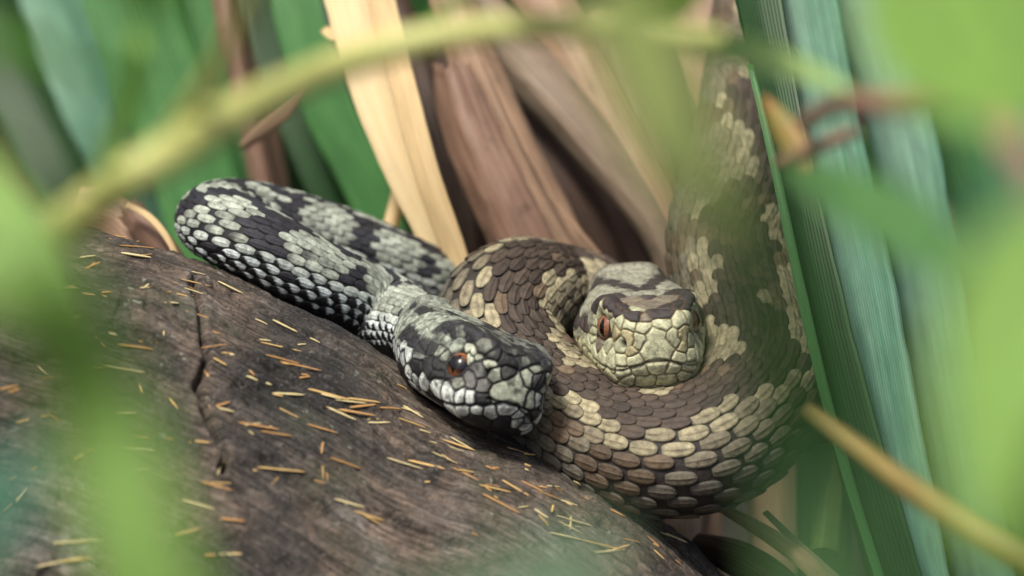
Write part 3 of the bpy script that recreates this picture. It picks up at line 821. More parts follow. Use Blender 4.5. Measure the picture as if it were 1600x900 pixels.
def blade(name, label, path, widths, mat, twist=0.0, fold=0.0, curl=0.0, thick=0.035, group=None, cat='reed leaf', root=False, n=90, parent=None, **k):
    if root:     # run on down to the soil
        x1, y1, d1 = path[-1]; x0, y0, d0 = path[-2]
        path = list(path) + [(x1 + (x1 - x0) * 0.5, max(y1 + 260, 900), d1), (x1 + (x1 - x0) * 0.7, 1420, d1 + 0.3)]
        widths = list(widths) + [widths[-1] * 0.9, widths[-1] * 0.7]
    C, T, tn, cn = frames_for(path, n)
    w = np.interp(tn, cn, np.array(widths) * K * 0.5)
    tw = np.interp(tn, np.linspace(0, 1, len(np.atleast_1d(twist))), np.atleast_1d(twist)) if np.ndim(twist) else np.full(n, float(twist))
    if name == 'dead_reed' and mat not in (M_SUNPAINT, M_STRAW): k.setdefault('crumple', 0.12); curl = curl + 0.25; k.setdefault('nc', 21); k.setdefault('seed', int(abs(path[0][0])) % 97)
    v, q, uv = blade_mesh(C, T, w, tw, fold, curl, thick, **k)
    o = obj(name, v, q, mat=mat, uv=uv, origin=None if parent is not None else C[-1], parent=parent)
    if parent is None: tag(o, label, cat, group)
    return o

M_SUNPAINT = blade_material('dry_reed_sunpaint', lin(240, 218, 170), lin(250, 236, 200), 120, 0.0, 0.30, 0.5, 0.9, wear=0.15)  # lightened to near-white cream: the sunlit look is painted into the colour
M_STRAW = blade_material('dry_reed_straw', lin(226, 200, 148), lin(238, 216, 170), 110, 0.0, 0.25, 0.5, 0.88, wear=0.25)
M_TAN = blade_material('dead_leaf_tan', lin(158, 128, 104), lin(176, 147, 120), 60, 0.5, 0.12, 0.55, 0.8, lin(62, 42, 32), wear=0.5, relief=0.15)
M_BROWN = blade_material('dead_leaf_brown', lin(130, 102, 86), lin(150, 121, 102), 60, 0.6, 0.10, 0.5, 0.75, lin(44, 30, 24), wear=0.5, relief=0.15)
M_GREYB = blade_material('dead_leaf_grey', lin(128, 111, 94), lin(148, 131, 110), 70, 0.6, 0.08, 0.6, 0.7, lin(50, 40, 32), wear=0.5, relief=0.15)
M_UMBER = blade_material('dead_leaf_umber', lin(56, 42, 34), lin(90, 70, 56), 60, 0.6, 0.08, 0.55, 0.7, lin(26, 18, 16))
M_DKGRN = blade_material('reed_dark_green', lin(24, 54, 20), lin(36, 74, 30), 90, 0.1, 0.12, 0.5, 0.95, wear=0.3, relief=0.12)
M_GRN = blade_material('reed_green', lin(66, 118, 62), lin(86, 140, 78), 90, 0.1, 0.18, 0.4, 0.88, wear=0.3)
M_BLUE = blade_material('reed_blue_green', lin(86, 132, 104), lin(114, 156, 130), 150, 0.05, 0.16, 0.42, 0.68, wear=0.45, relief=0.12)
M_BRIGHT = blade_material('leaf_bright_green', lin(122, 162, 74), lin(146, 184, 94), 30, 0.0, 0.42, 0.42, 0.85)
M_LIME = blade_material('leaf_lime', lin(138, 176, 90), lin(160, 194, 110), 26, 0.0, 0.45, 0.42, 0.9)
M_MIDG = blade_material('leaf_mid_green', lin(86, 134, 74), lin(106, 152, 90), 26, 0.0, 0.3, 0.4, 0.85)
M_TEAL = blade_material('leaf_teal', lin(70, 120, 96), lin(96, 146, 118), 26, 0.0, 0.25, 0.4, 0.85)
M_PALE = blade_material('leaf_pale', lin(160, 192, 118), lin(184, 210, 142), 26, 0.0, 0.35, 0.45, 0.9)
M_LEAFG = blade_material('leaf_grass_green', lin(84, 140, 46), lin(116, 170, 70), 40, 0.0, 0.35, 0.45, 0.7)
M_SAGE = blade_material('leaf_sage', lin(92, 116, 88), lin(116, 138, 106), 26, 0.0, 0.25, 0.45, 0.85)
M_OLIVE = blade_material('leaf_olive', lin(112, 128, 66), lin(136, 148, 84), 26, 0.0, 0.3, 0.45, 0.85)
M_STEM = plain_material('bramble_stem', lin(170, 174, 98), lin(194, 196, 122), 60, 0.45, 0.0)
M_STEMB = plain_material('dry_stem', lin(150, 128, 66), lin(178, 158, 92), 60, 0.5, 0.0)
M_STEMR = plain_material('red_stem', lin(150, 110, 96), lin(166, 128, 108), 60, 0.5, 0.0)
M_NEEDLE = [plain_material('needle_tan', lin(200, 162, 98), lin(222, 188, 122), 900, 0.6), plain_material('needle_rust', lin(180, 134, 80), lin(202, 158, 98), 900, 0.6), plain_material('needle_pale', lin(206, 188, 132), lin(226, 212, 160), 900, 0.6)]
M_RUST = plain_material('leaf_rust', lin(176, 110, 62), lin(150, 140, 70), 120, 0.5, 0.3)
M_LICHEN = plain_material('lichen_green', lin(150, 170, 110), lin(180, 190, 130), 900, 0.8)

# dead reeds behind the coil
blade('dead_reed', 'broad dry reed blade with sunlight painted into its cream colour behind the grey snake', [(508, -260, 5.6), (545, -60, 5.0), (592, 130, 4.5), (652, 290, 4.4), (706, 420, 4.6)], [104, 98, 90, 78, 60], M_SUNPAINT, twist=[8, 12, 10, 6], fold=0.34, thick=0.05, root=True, cat='dead reed')
blade('dead_reed', 'narrow straw-coloured reed strip overlapping the cream blade', [(560, -200, 5.1), (600, 20, 4.6), (628, 130, 4.2), (672, 290, 4.0), (716, 420, 4.2)], [44, 46, 44, 44, 42], M_STRAW, twist=[-22, -26, -24], fold=0.12, thick=0.05, root=True, cat='dead reed')
blade('dead_reed', 'short broken twiglike reed stub beside the cream blade', [(634, 252, 5.6), (622, 310, 5.5), (606, 380, 5.4)], [22, 24, 26], M_STRAW, twist=10, curl=0.6, thick=0.1, jag0=0.15, root=True, cat='dead reed')
blade('dead_reed', 'broad brown dead leaf with a torn curled top', [(694, 86, 5.7), (712, 160, 5.4), (764, 290, 5.0), (826, 430, 5.0)], [62, 84, 104, 108], M_BROWN, twist=[-18, -12, -8], fold=0.10, curl=0.25, thick=0.05, jag0=0.35, root=True, cat='dead reed', wave=0.06)
blade('dead_reed', 'brown dead leaf with its edge highlight drawn as a strip beside the torn one', [(690, -80, 7.4), (736, 70, 6.8), (800, 210, 6.3), (872, 350, 6.0), (924, 460, 6.0)], [76, 80, 82, 80, 72], M_TAN, twist=[14, 18, 22], fold=0.05, curl=0.30, thick=0.06, root=True, cat='dead reed')
blade('dead_reed', 'thin tan strip painting the edge highlight along the brown leaves', [(742, 60, 6.3), (800, 190, 5.9), (872, 320, 5.6), (968, 452, 5.5)], [7, 8, 8, 6], M_TAN, twist=[40, 45], thick=0.05, root=True, cat='dead reed')  # strip added to draw the bright edge highlight of the brown leaf
blade('dead_reed', 'rolled grey-brown dead leaf with dark mould specks', [(700, -20, 8.6), (800, 90, 7.8), (900, 200, 7.2), (985, 310, 7.0), (1040, 400, 7.0)], [92, 96, 88, 66, 52], M_GREYB, twist=[-10, -14], curl=0.5, thick=0.06, root=True, cat='dead reed', wave=0.05)
blade('dead_reed', 'smooth tan dead leaf between the grey leaf and the green blade', [(820, -60, 9.6), (900, 80, 8.6), (970, 210, 8.0), (1044, 350, 7.6), (1080, 440, 7.6)], [96, 96, 88, 76, 70], M_TAN, twist=[8, 6], curl=0.25, thick=0.06, root=True, cat='dead reed')
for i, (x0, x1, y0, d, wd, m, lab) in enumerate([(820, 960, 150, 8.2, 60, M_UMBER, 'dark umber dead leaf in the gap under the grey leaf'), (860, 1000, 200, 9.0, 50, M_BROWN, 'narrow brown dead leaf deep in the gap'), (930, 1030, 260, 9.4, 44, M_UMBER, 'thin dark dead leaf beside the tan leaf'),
        (780, 900, 120, 9.2, 70, M_UMBER, 'dark dead leaf showing between the two brown leaves'), (722, 742, 200, 7.6, 46, M_UMBER, 'dark brown leaf scrap behind the cream blade'), (664, 760, 140, 9.0, 80, M_UMBER, 'dark umber dead leaf behind the torn brown leaf'), (1000, 1060, 180, 10.4, 90, M_BROWN, 'brown leaf behind the tan leaf and the rising coil')]):
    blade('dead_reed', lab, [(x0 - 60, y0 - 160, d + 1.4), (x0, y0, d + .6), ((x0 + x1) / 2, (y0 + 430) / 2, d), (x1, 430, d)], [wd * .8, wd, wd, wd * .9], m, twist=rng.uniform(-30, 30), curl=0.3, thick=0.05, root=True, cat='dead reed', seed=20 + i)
# small torn bits
blade('reed_scrap', 'small torn straw scrap stuck beside the cream blade top', [(504, 44, 5.6), (520, 54, 5.4), (533, 62, 5.3)], [16, 22, 18], M_STRAW, twist=30, thick=0.05, jag0=0.12, jag1=0.1, n=16, cat='leaf scrap')
blade('reed_scrap', 'curled beige dry leaf strip caught under the bramble stem', [(376, 228, 8.4), (404, 200, 8.0), (440, 168, 7.6), (474, 130, 7.4)], [18, 34, 34, 10], M_TAN, twist=[20, 50], curl=0.5, thick=0.05, n=30, cat='leaf scrap')
# green reeds, left
for i, (lab, path, wds, m, tw) in enumerate([
    ('dark green reed blade standing behind the grey snake', [(380, -260, 12), (420, -40, 11), (470, 160, 10), (530, 320, 9.6)], [120, 110, 100, 90], M_DKGRN, 20),
    ('green reed blade edged with specks beside the cream blade', [(410, -260, 10.5), (455, -20, 9.2), (520, 190, 8.6), (592, 340, 8.4)], [84, 86, 84, 76], M_GRN, -10),
    ('broad green reed blade behind the turn of the grey snake', [(130, -260, 14), (190, -40, 13), (255, 140, 12.4), (320, 320, 12)], [150, 160, 160, 150], M_GRN, 12),
    ('green reed blade close to the brown stalk', [(250, -260, 15), (300, -30, 14), (350, 160, 13.4), (400, 330, 13)], [110, 120, 120, 110], M_GRN, -16),
    ('blue-green reed blade at the back of the left thicket', [(20, -200, 17), (90, 0, 16), (160, 180, 15), (230, 340, 15)], [120, 130, 130, 120], M_BLUE, 25),
    ('dark reed blade deep in the left thicket', [(330, -200, 19), (380, 0, 18), (430, 180, 17), (470, 330, 17)], [150, 150, 150, 140], M_DKGRN, -8),
    ('dark green blade crossing low at the left of the log', [(-60, -100, 18), (40, 120, 17), (120, 280, 16), (190, 400, 16)], [150, 160, 150, 140], M_DKGRN, 18),
    ('dark reed blade in the gap left of the cream blade', [(520, -200, 16), (560, 60, 15), (610, 240, 14), (660, 400, 14)], [120, 120, 110, 100], M_DKGRN, 10)]):
    blade('reed_leaf', lab, path, wds, m, twist=tw, fold=0.12, thick=0.06, root=True, seed=40 + i)
blade('reed_stalk', 'brown dead reed stalk standing behind the grey snake', [(318, -240, 12.2), (350, -20, 11.4), (384, 160, 10.8), (420, 330, 10.6)], [40, 42, 42, 44], M_BROWN, twist=5, curl=1.1, thick=0.12, root=True, cat='reed stalk')
blade('reed_stalk', 'pale brown split stalk near the brown stalk', [(360, -240, 13), (380, -20, 12.4), (402, 120, 12), (440, 330, 12)], [26, 28, 28, 30], M_TAN, twist=-15, curl=1.0, thick=0.12, root=True, cat='reed stalk')
# broken stubs behind the log, left
blade('reed_stub', 'broken brown hollow reed stub behind the upper end of the log', [(196, 306, 3.4), (222, 342, 3.2), (268, 396, 3.0), (300, 470, 3.0)], [44, 46, 44, 42], M_BROWN, twist=18, curl=0.9, thick=0.06, jag0=0.3, cat='reed stub', n=30)
blade('reed_stub', 'pale split edge of reed leaning on the brown stub', [(196, 318, 2.9), (232, 338, 2.8), (272, 392, 2.6), (288, 440, 2.6)], [10, 12, 10, 8], M_STRAW, twist=30, thick=0.05, cat='reed stub', n=30)
blade('reed_stub', 'spotted beige reed piece lying behind the log', [(120, 330, 4.0), (170, 342, 3.8), (205, 380, 3.6), (230, 440, 3.6)], [70, 80, 76, 70], M_TAN, twist=-10, curl=0.4, thick=0.06, cat='reed stub', n=30)
# right: keeled iris-like leaf, its dark half and its blue-green half, and its neighbours
blade('keeled_leaf', 'dark glossy green keeled leaf edge pressed against the rising coil', [(1130, -320, 3.4), (1180, -20, 1.6), (1222, 180, 0.4), (1266, 390, -0.6), (1318, 620, -1.2), (1396, 900, -1.6), (1470, 1160, -1.6)], [80, 80, 66, 72, 84, 92, 90], M_DKGRN, twist=[-26, -30, -30], fold=0.10, thick=0.05, cat='reed leaf', n=90)
blade('keeled_leaf', 'pale blue-green leaf with dark parallel veins beside the dark keeled edge', [(1180, -320, 4.2), (1256, -20, 2.4), (1296, 180, 1.3), (1340, 390, 0.4), (1385, 620, -0.2), (1440, 900, -0.6), (1500, 1160, -0.6)], [104, 104, 96, 98, 96, 92, 90], M_BLUE, twist=[10, 14, 18], fold=0.05, thick=0.05, cat='reed leaf', n=90)
blade('keeled_leaf', 'second blue-green veined leaf behind the first', [(1270, -320, 7), (1352, -20, 5.4), (1404, 180, 4.4), (1450, 420, 3.6), (1500, 700, 3), (1560, 1000, 3)], [110, 112, 108, 104, 100, 96], M_BLUE, twist=[-6, 4], fold=0.08, thick=0.05, cat='reed leaf', n=80)
blade('reed_leaf', 'thin green leaf edge standing close against the keeled leaf', [(1172, 100, 0.2), (1208, 250, -0.6), (1262, 500, -1.5), (1330, 760, -2.0), (1392, 960, -2.0), (1440, 1160, -2.0)], [10, 14, 18, 18, 16, 12], M_GRN, twist=[20, 30], thick=0.04, cat='reed leaf', n=70)
for i, (lab, path, wds, m, tw) in enumerate([
    ('green reed blade at the back of the right thicket', [(1400, -240, 12), (1470, 0, 11), (1530, 250, 10), (1590, 520, 10)], [120, 130, 130, 120], M_GRN, 10),
    ('dark green reed blade far right in the thicket', [(1480, -240, 16), (1540, 0, 15), (1600, 260, 14), (1660, 520, 14)], [150, 150, 150, 140], M_DKGRN, -14),
    ('blue-green blade rising at the right edge', [(1560, -240, 13), (1590, 100, 12), (1620, 400, 11), (1650, 700, 11)], [110, 120, 120, 120], M_BLUE, 14),
    ('green blade behind the lower veined leaf', [(1330, 200, 9), (1390, 460, 8), (1450, 700, 7), (1520, 960, 7)], [130, 140, 140, 130], M_GRN, -20),
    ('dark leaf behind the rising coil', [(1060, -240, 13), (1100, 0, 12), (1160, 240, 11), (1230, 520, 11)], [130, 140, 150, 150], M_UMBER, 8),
    ('dull brown leaf leaning behind the top of the rising coil', [(1010, -200, 11), (1070, -20, 10.2), (1120, 140, 9.6), (1180, 330, 9.4)], [90, 96, 96, 90], M_TAN, -8)]):
    blade('reed_leaf', lab, path, wds, m, twist=tw, fold=0.12, thick=0.06, root=True, seed=70 + i)

# low right: cut stalk and litter under the coil
def tube(C, r, ns=16, caps=True):
    C = np.asarray(C); n = len(C); T = norm(np.gradient(C, axis=0))
    ref = np.array([0.3, 0.2, 0.93]); a = norm(np.cross(T, ref)); b = np.cross(T, a)
    ps = np.linspace(0, 2 * math.pi, ns, endpoint=False)
    v = C[:, None] + (a[:, None] * np.cos(ps)[None, :, None] + b[:, None] * np.sin(ps)[None, :, None]) * np.broadcast_to(r, (n,))[:, None, None]
    uv = np.stack(np.broadcast_arrays((ps / (2 * math.pi))[None], np.linspace(0, 1, n)[:, None] * 10), -1).reshape(-1, 2)
    return v.reshape(-1, 3), gridq(n, ns, True), uv
cc = np.array([P(1298, 700, 0.6), P(1294, 780, .3), P(1290, 838, 0), P(1288, 868, -.2)])
stalk = empty('cut_stalk', cc[-1], 'pale green cut reed stalk with a dark hollow end below the coil', 'reed stalk')
Cq = spline([0, 1, 2, 3], cc, np.linspace(0, 3, 24))
v, q, uv = tube(Cq, 0.27); obj('stalk_wall', v, q, mat=M_OLIVE, parent=stalk, uv=uv)
v, q, uv = tube(np.concatenate([Cq[-1:], Cq[-1:] + (Cq[-2] - Cq[-1]) * 0.2, Cq[-8:-1][::-1]]), np.array([0.268] + [0.23] * 8)); obj('hollow', v, q, mat=M_UMBER, parent=stalk, uv=uv)
blade('litter_leaf', 'orange-brown dead leaf lying under the coil', [(1120, 790, 1.4), (1200, 836, 0.4), (1265, 884, -0.8), (1320, 940, -2)], [16, 26, 28, 24], M_TAN, twist=[-20, 10], curl=0.3, thick=0.05, cat='dead leaf', n=40)
blade('litter_leaf', 'curled dead leaf painted dark for the shade in the hollow below the coil', [(1080, 850, 1.8), (1150, 872, 1.0), (1220, 920, 0.2), (1270, 980, -0.6)], [40, 60, 60, 50], M_UMBER, twist=[10, -20], curl=0.4, thick=0.05, cat='dead leaf', n=40)  # umber colour paints in the shade below the coil
blade('litter_leaf', 'thin grey leaf strip crossing the litter under the coil', [(1196, 800, 0.9), (1235, 838, 0.2), (1272, 872, -0.6), (1330, 920, -1.4)], [10, 12, 12, 8], M_GREYB, twist=[20, 0], thick=0.04, cat='dead leaf', n=40)

# thicket further back: copies of a few blades
protos = []
for i, m in enumerate([M_DKGRN, M_GRN, M_DKGRN, M_BROWN, M_GRN, M_UMBER]):
    hgt = 85 + 8 * i
    zz = np.linspace(0, hgt, 40); lean = rng.uniform(-1, 1)
    C = np.stack([lean * 0.0016 * zz ** 2, 0.0008 * zz ** 2, zz], -1); T = norm(np.gradient(C, axis=0))
    wv = np.interp(zz / hgt, [0, .3, .8, 1], [0.8, 1.0, 0.6, 0.02])
    v, q, uv = blade_mesh(C, T, wv, np.full(40, rng.uniform(-40, 40)), 0.15, 0.0, 0.06, seed=90 + i, nc=9)
    protos.append((mesh('thicket_blade', v, q, uv=uv), m))
for me, m in protos: me.materials.append(m)
KIND = ['dark green', 'fresh green', 'narrow dark green', 'brown dead', 'tall green', 'dark withered']
for i in range(120):
    k = i % 6
    y = rng.uniform(16, 75) if i < 96 else rng.uniform(75, 130)
    x = rng.uniform(-1, 1) * (35 + y * 0.9)
    o = bpy.data.objects.new('thicket_blade', protos[k][0]); COL.objects.link(o)
    o.location = (x * CM, y * CM, (GZ - 1) * CM); o.rotation_euler = (rng.normal(0, .10), rng.normal(0.1, .12), rng.uniform(0, 6.28) if k in (2, 5) else rng.normal(0, 0.5))
    s_ = rng.uniform(0.7, 1.15); o.scale = (s_ * 1.2, s_, s_)
    tag(o, KIND[k] + ' reed blade in the thicket behind the snakes', 'reed leaf', KIND[k] + ' blades of the thicket')

# ------------------------------------------------------------------ foreground bramble and leaves (far out of focus)
def leaf(name, base, tip, width, mat, face=(0, 0.3, 1), fold=0.25, serr=0.07, parent=None, label=None, cat='leaf', droop=0.06, nl=44, nw=15, pointy=1.0):
    a = P(*base); b = P(*tip); Lg = np.linalg.norm(b - a)
    T = (b - a) / Lg; N = V(*face); N = norm(N - T * (N @ T)); B = np.cross(N, T)
    tq = np.linspace(0, 1, nl); c = np.linspace(-1, 1, nw)
    prof = np.sin(np.pi * tq ** 0.8) ** 0.75 * (1 - 0.15 * tq) + 0.01
    teeth = 1 + serr * (np.abs((tq * 14) % 1 - 0.5) * 2 - 0.5)
    wv = width * 0.5 * prof * teeth * K * (DIST + base[2]) / DIST
    out = []
    for sg in (1, -1):
        y = wv[:, None] * c[None]
        vein = 0.03 * np.sin((tq[:, None] * 9 + np.abs(c)[None] * 2.2) * 2 * np.pi) * np.abs(c)[None] * (1 - c[None] ** 2) * width * K
        z = np.abs(c)[None] * fold * wv[:, None] - droop * Lg * ((tq - .4) ** 2)[:, None] + sg * 0.012 + vein
        out.append(a + T * (tq * Lg)[:, None, None] + B * y[..., None] + N * z[..., None])
    ring = np.concatenate([out[0], out[1][:, ::-1]], 1)
    uvu = np.concatenate([(c + 1) / 2, (c[::-1] + 1) / 2])
    uv = np.stack(np.broadcast_arrays(uvu[None], (tq * Lg)[:, None]), -1).reshape(-1, 2)
    o = obj(name, ring.reshape(-1, 3), gridq(nl, ring.shape[1], True), mat=mat, parent=parent, uv=uv, origin=a if parent is None else None)
    if parent is None: tag(o, label, cat)
    return o
def stem(name, path, widths, mat, parent=None, label=None, cat='stem', n=60):
    C, T, tn, cn = frames_for(path, n)
    r = np.interp(tn, cn, np.array(widths) * K * 0.5)
    v, q, uv = tube(C, r, 14)
    o = obj(name, v, q, mat=mat, parent=parent, uv=uv, origin=C[0] if parent is None else None)
    if parent is None: tag(o, label, cat)
    return o

br = empty('bramble', P(-60, 470, -28), 'blurred bramble shoot arching across in front of the snakes', 'bramble')
stem('stem', [(-700, 1500, -34), (-320, 760, -32), (-60, 470, -29), (60, 385, -27), (200, 280, -29), (350, 188, -28), (470, 128, -26), (560, 90, -25), (700, 54, -25), (850, 42, -25), (1000, 48, -25), (1130, 58, -25)], [70, 66, 60, 58, 57, 54, 47, 45, 40, 38, 32, 22], M_STEM, br)
stem('side_stem', [(228, 262, -26), (290, 180, -28), (345, 96, -30), (392, -10, -32), (430, -140, -34)], [28, 28, 26, 24, 20], M_STEM, br)
stem('petiole', [(150, 320, -27), (175, 240, -27), (205, 150, -28), (215, 60, -30)], [30, 30, 26, 22], M_LIME, br)
leaf('leaf', (190, 300, -36), (-110, 180, -44), 190, M_LEAFG, (.0, .7, 1), parent=br, fold=0.15)
leaf('leaf', (205, 130, -40), (-170, 40, -48), 300, M_LEAFG, (-.1, .6, 1), parent=br, fold=0.2)
leaf('leaf', (215, 20, -44), (60, -260, -50), 260, M_BRIGHT, (.1, .6, 1), parent=br)
leaf('leaf', (1000, 40, -20), (1335, 135, -24), 92, M_PALE, (0, .8, .6), parent=br, fold=0.2, serr=0.02)
leaf('leaf', (640, 50, -20), (900, -110, -28), 120, M_LIME, (0, .5, 1), parent=br)
leaf('leaf', (940, -60, -52), (1130, 400, -56), 150, M_OLIVE, (-.1, .5, 1), parent=br)
leaf('leaf', (1040, 40, -20), (1150, -140, -26), 170, M_BRIGHT, (.1, .4, 1), parent=br)

blade('grass_leaf', 'bright green blurred grass blade in front of the log', [(-200, 330, -56), (40, 440, -57), (150, 640, -56), (200, 800, -56), (260, 1000, -56), (330, 1400, -56)], [110, 104, 96, 100, 110, 100], M_LIME, twist=[10, -10], fold=0.15, cat='grass blade')
blade('grass_leaf', 'lime grass blade crossing the left edge', [(-160, 120, -33.6), (-30, 260, -33.6), (60, 370, -35), (130, 520, -36.4), (170, 760, -39.2), (180, 1300, -39.2)], [40, 44, 44, 40, 30, 20], M_LIME, twist=[20, 0], fold=0.2, cat='grass blade')
leaf('bramble_leaf', (-160, 1000, -56), (70, 660, -50.4), 150, M_TEAL, (.3, .4, 1), label='blurred teal leaf low at the left of the log', cat='leaf')
leaf('bramble_leaf', (520, 1300, -64), (960, 800, -58), 330, M_SAGE, (-.1, .6, 1), label='blurred grey-green leaf rising in front of the log', cat='leaf')
blade('grass_leaf', 'thin green grass blade veiling the rising coil', [(1110, 180, -72.8), (1168, 360, -70), (1204, 520, -68.6), (1268, 700, -67.2), (1300, 900, -67.2), (1340, 1400, -67.2)], [14, 76, 84, 84, 80, 66], M_MIDG, twist=[8, 0], fold=0.1, cat='grass blade')

b2 = empty('bramble', P(1640, 420, -36), 'blurred bramble with big bright leaves before the right reeds', 'bramble')
stem('stem', [(1900, 1500, -40), (1740, 900, -38), (1640, 420, -36), (1560, 190, -33), (1440, 165, -28), (1340, 160, -24), (1260, 190, -17)], [60, 56, 50, 40, 34, 30, 22], M_STEMR, b2)
leaf('leaf', (1620, 190, -47.85), (1380, -120, -43.5), 330, M_BRIGHT, (-.2, .4, 1), parent=b2)
leaf('leaf', (1640, 300, -52.2), (1530, 860, -60.9), 250, M_LIME, (-.2, .3, 1), parent=b2)
leaf('leaf', (1680, 360, -52.2), (1640, 960, -58), 250, M_BRIGHT, (-.3, .3, 1), parent=b2)
leaf('leaf', (1500, 430, -38), (1225, 232, -28), 150, M_MIDG, (.0, .5, 1), parent=b2)
leaf('leaf', (1640, 260, -52.2), (1470, 420, -49.3), 150, M_TEAL, (0, .5, 1), parent=b2)
leaf('leaf_tip', (1262, 268, -16), (1194, 146, -15), 46, M_RUST, (.3, .3, 1), parent=b2, fold=0.4, serr=0.0)
stem('twig', [(1222, 252, -16), (1280, 228, -17), (1340, 204, -18)], [18, 20, 16], M_STEMR, b2, n=20)
stem('dry_twig', [(1270, 640, -13), (1360, 712, -14), (1460, 790, -15), (1600, 880, -16), (1760, 980, -17), (2100, 1400, -18)], [26, 30, 36, 40, 40, 40], M_STEMB, label='yellow-brown dry stem slanting across the right reeds', cat='stem')

# ------------------------------------------------------------------ needles on the log
A_ = [(505,90,640,95),(590,145,770,160),(600,180,750,207),(650,130,700,110),(395,200,475,195),(920,265,1025,290),(905,310,1050,345),(860,330,970,365),(750,350,935,380),(835,375,970,392),(1085,322,1210,380),(700,352,748,345),(245,340,375,352),(410,375,535,392),(300,485,392,522),(360,500,405,490),(235,542,400,542),(925,465,1045,510),(1020,570,1100,580),(1010,655,1135,632),(1110,672,1165,678),(820,565,815,595),(695,625,790,628),(595,640,765,663),(380,760,535,755),(530,745,720,778),(1065,705,1130,745),(1275,507,1338,542),(1365,520,1485,568),(1295,625,1505,670),(1320,690,1495,735),(1400,725,1600,770),(1490,812,1552,797),(1230,800,1360,845),(1550,605,1600,630),(0,870,90,848),(695,835,720,880),(1360,880,1490,885),(1015,770,1045,800)]
B_ = [(0,30,75,12),(65,160,210,125),(485,122,570,125),(570,218,725,228),(490,272,650,275),(300,318,380,275),(865,95,975,115),(995,165,1165,195),(1080,205,1215,222),(1280,172,1400,205),(1135,38,1265,48),(1165,105,1240,142),(785,245,875,240),(930,345,1070,368),(1070,350,1270,372),(905,375,930,330),(845,405,965,445),(760,490,895,515),(540,360,635,350),(1345,240,1340,295),(1375,318,1500,358),(1390,480,1520,520),(1480,530,1600,570),(1345,340,1348,390),(920,560,1020,575),(850,720,1000,710),(730,630,830,600),(40,400,160,355),(20,535,100,465),(150,760,340,720),(220,660,430,650),(1285,30,1450,70),(1365,100,1480,150),(1410,108,1560,132),(1400,72,1525,85),(1535,160,1600,165)]
C_ = [(0,38,80,62),(100,60,225,75),(25,90,130,138),(75,100,210,122),(185,150,270,152),(230,95,305,100),(320,90,398,135),(300,133,405,172),(295,0,335,25),(420,228,550,262),(470,215,590,265),(500,210,590,262),(430,265,530,300),(260,288,398,330),(340,295,480,330),(515,325,608,372),(635,320,672,340),(610,390,735,422),(700,370,805,430),(770,375,860,410),(850,392,925,398),(840,415,925,442),(925,442,992,468),(888,495,898,455),(625,430,770,498),(825,485,880,518),(905,510,1045,550),(915,530,1010,580),(960,510,960,560),(720,250,820,278),(868,300,985,350),(975,380,1090,445),(1015,440,1170,515),(1145,460,1225,528),(1035,385,1085,430),(1305,572,1410,622),(1255,590,1385,700),(1000,600,1170,640),(1060,650,1180,630),(880,575,1000,600),(1490,700,1560,738),(785,310,812,318),(640,400,660,415)]
NL = [(a / 3.2, 340 + b / 3.2, c / 3.2, 340 + d / 3.2) for a, b, c, d in A_] + [(a / 2.667, 600 + b / 2.667, c / 2.667, 600 + d / 2.667) for a, b, c, d in B_] + [(500 + a / 2.4615, 600 + b / 2.4615, 500 + c / 2.4615, 600 + d / 2.4615) for a, b, c, d in C_]
for i in range(26):      # small crumbs in the gaps between
    x = rng.uniform(20, 1050); yb = np.interp(x, ed[:, 0], ed[:, 1]); y = rng.uniform(yb + 25, min(yb + 330, 900)); a = rng.normal(0.25, 0.3); l_ = rng.uniform(6, 26)
    NL.append((x, y, x + l_ * math.cos(a), y + l_ * math.sin(a)))
for x0, y0, x1, y1 in list(NL[:118]):
    if rng.random() < 0.32:
        a = math.atan2(y1 - y0, x1 - x0) + rng.normal(0, 0.22); l_ = math.hypot(x1 - x0, y1 - y0) * rng.uniform(0.3, 0.9); t_ = rng.uniform(0, 0.7)
        x = x0 + (x1 - x0) * t_ + rng.normal(0, 4); y = y0 + (y1 - y0) * t_ + rng.normal(0, 4); NL.append((x, y, x + l_ * math.cos(a), y + l_ * math.sin(a)))
fr = np.where((VA.ravel() > -0.1) & (VA.ravel() < 1.7))[0]
FP, FN, FX = LOGP[fr], LOGN[fr], LOGPIX[fr]
def on_log(px, py):
    i = int(np.argmin((FX[:, 0] - px) ** 2 + (FX[:, 1] - py) ** 2)); return FP[i], FN[i]
NM = []
for k in range(12):
    tq = np.linspace(0, 1, 9); rs = np.random.default_rng(200 + k)
    bend = rs.normal(0, 0.13); kink = rs.normal(0, 0.07)
    C = np.stack([tq, bend * np.sin(np.pi * tq) + kink * np.sin(2 * np.pi * tq), rs.uniform(0.0, 0.04) * np.sin(np.pi * tq)], -1) * 100
    rad = np.interp(tq, [0, .06, .5, .95, 1], [0.5, 1.0, 1.0, .75, .3])
    ps = np.linspace(0, 2 * np.pi, 6, endpoint=False)
    v = C[:, None] + np.stack([np.zeros(6), np.cos(ps), np.sin(ps) * 0.7], -1)[None] * (rad[:, None, None] * (1 + 0.25 * rs.random((9, 6, 1)))) * np.array([1, 100, 100])
    me = mesh('needle', v.reshape(-1, 3), gridq(9, 6, True)); me.materials.append(M_NEEDLE[k % 3]); NM.append(me)
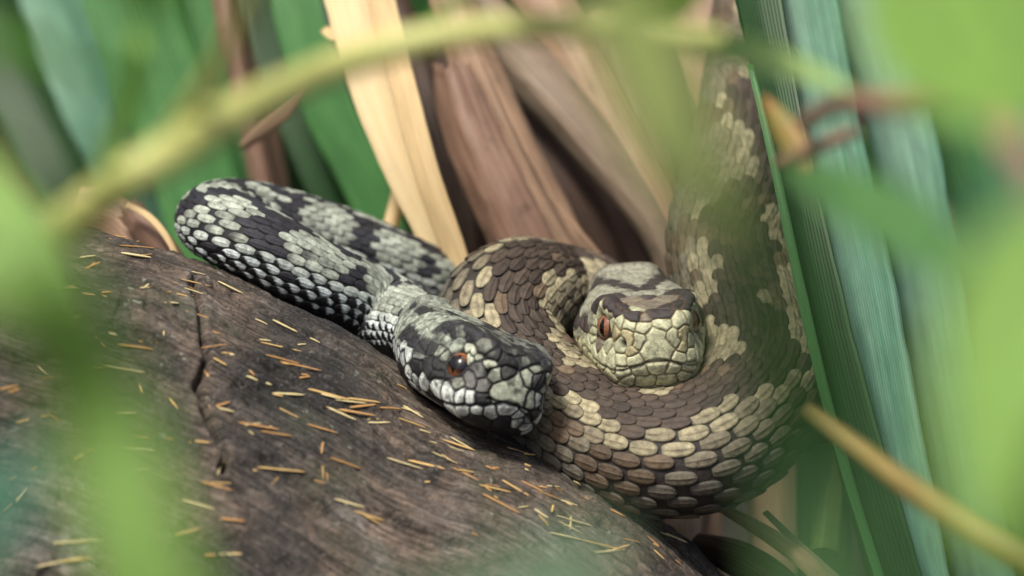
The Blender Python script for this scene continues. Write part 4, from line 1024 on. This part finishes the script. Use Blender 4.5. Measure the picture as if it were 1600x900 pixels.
NLAB = ['dry tan needle lying on the dark log', 'rust-coloured dry needle lying on the dark log', 'pale straw needle lying on the dark log']
for i, (x0, y0, x1, y1) in enumerate(NL):
    a, na = on_log(x0, y0); b, nb_ = on_log(x1, y1); n_ = norm(na + nb_)
    L_ = np.linalg.norm(b - a)
    if L_ < 0.03: continue
    k = int(rng.integers(0, 12))
    X = (b - a) / L_; Z = norm(n_ - X * (n_ @ X)); Y = np.cross(Z, X)
    r = rng.uniform(0.014, 0.025) * (1 if L_ > 0.4 else 0.8)
    M = Matrix(((X[0] * L_, Y[0] * r, Z[0] * r, 0), (X[1] * L_, Y[1] * r, Z[1] * r, 0), (X[2] * L_, Y[2] * r, Z[2] * r, 0), (0, 0, 0, 1)))
    o = bpy.data.objects.new('dry_needle', NM[k]); COL.objects.link(o)
    # the mesh is one metre long and one metre in radius: scale it to this needle
    M = Matrix.Translation(Vector((a + n_ * (r * 0.75 + L_ * 0.012)) * CM)) @ Matrix(((X[0] * L_ * CM, Y[0] * r * CM, Z[0] * r * CM, 0), (X[1] * L_ * CM, Y[1] * r * CM, Z[1] * r * CM, 0), (X[2] * L_ * CM, Y[2] * r * CM, Z[2] * r * CM, 0), (0, 0, 0, 1)))
    o.matrix_world = M
    mx, my = (x0 + x1) / 2, (y0 + y1) / 2; up_ = np.interp(mx, ed[:, 0], ed[:, 1])
    zone = 'beside the long crack in the log' if abs(mx - 325) < 50 and my < 760 else 'on the log just below the grey snake' if my - up_ < 75 and mx < 620 and mx > 270 else 'on the log below the grey head' if mx < 860 and mx > 560 and my < 760 else 'on the log edge under the brown coil' if mx >= 860 else 'on the log near the broken reed stub' if mx < 270 and my < 470 else 'on the open bark before the crack' if mx < 300 else 'on the blurred front of the log'
    size = 'long' if L_ > 0.55 else 'short' if L_ > 0.25 else 'tiny'
    lab = size + ' ' + ['tan', 'rusty', 'pale'][k % 3] + ' dry needle ' + ('bit ' if size == 'tiny' else '') + zone
    tag(o, lab, 'needle', lab.replace('needle', 'needles'))
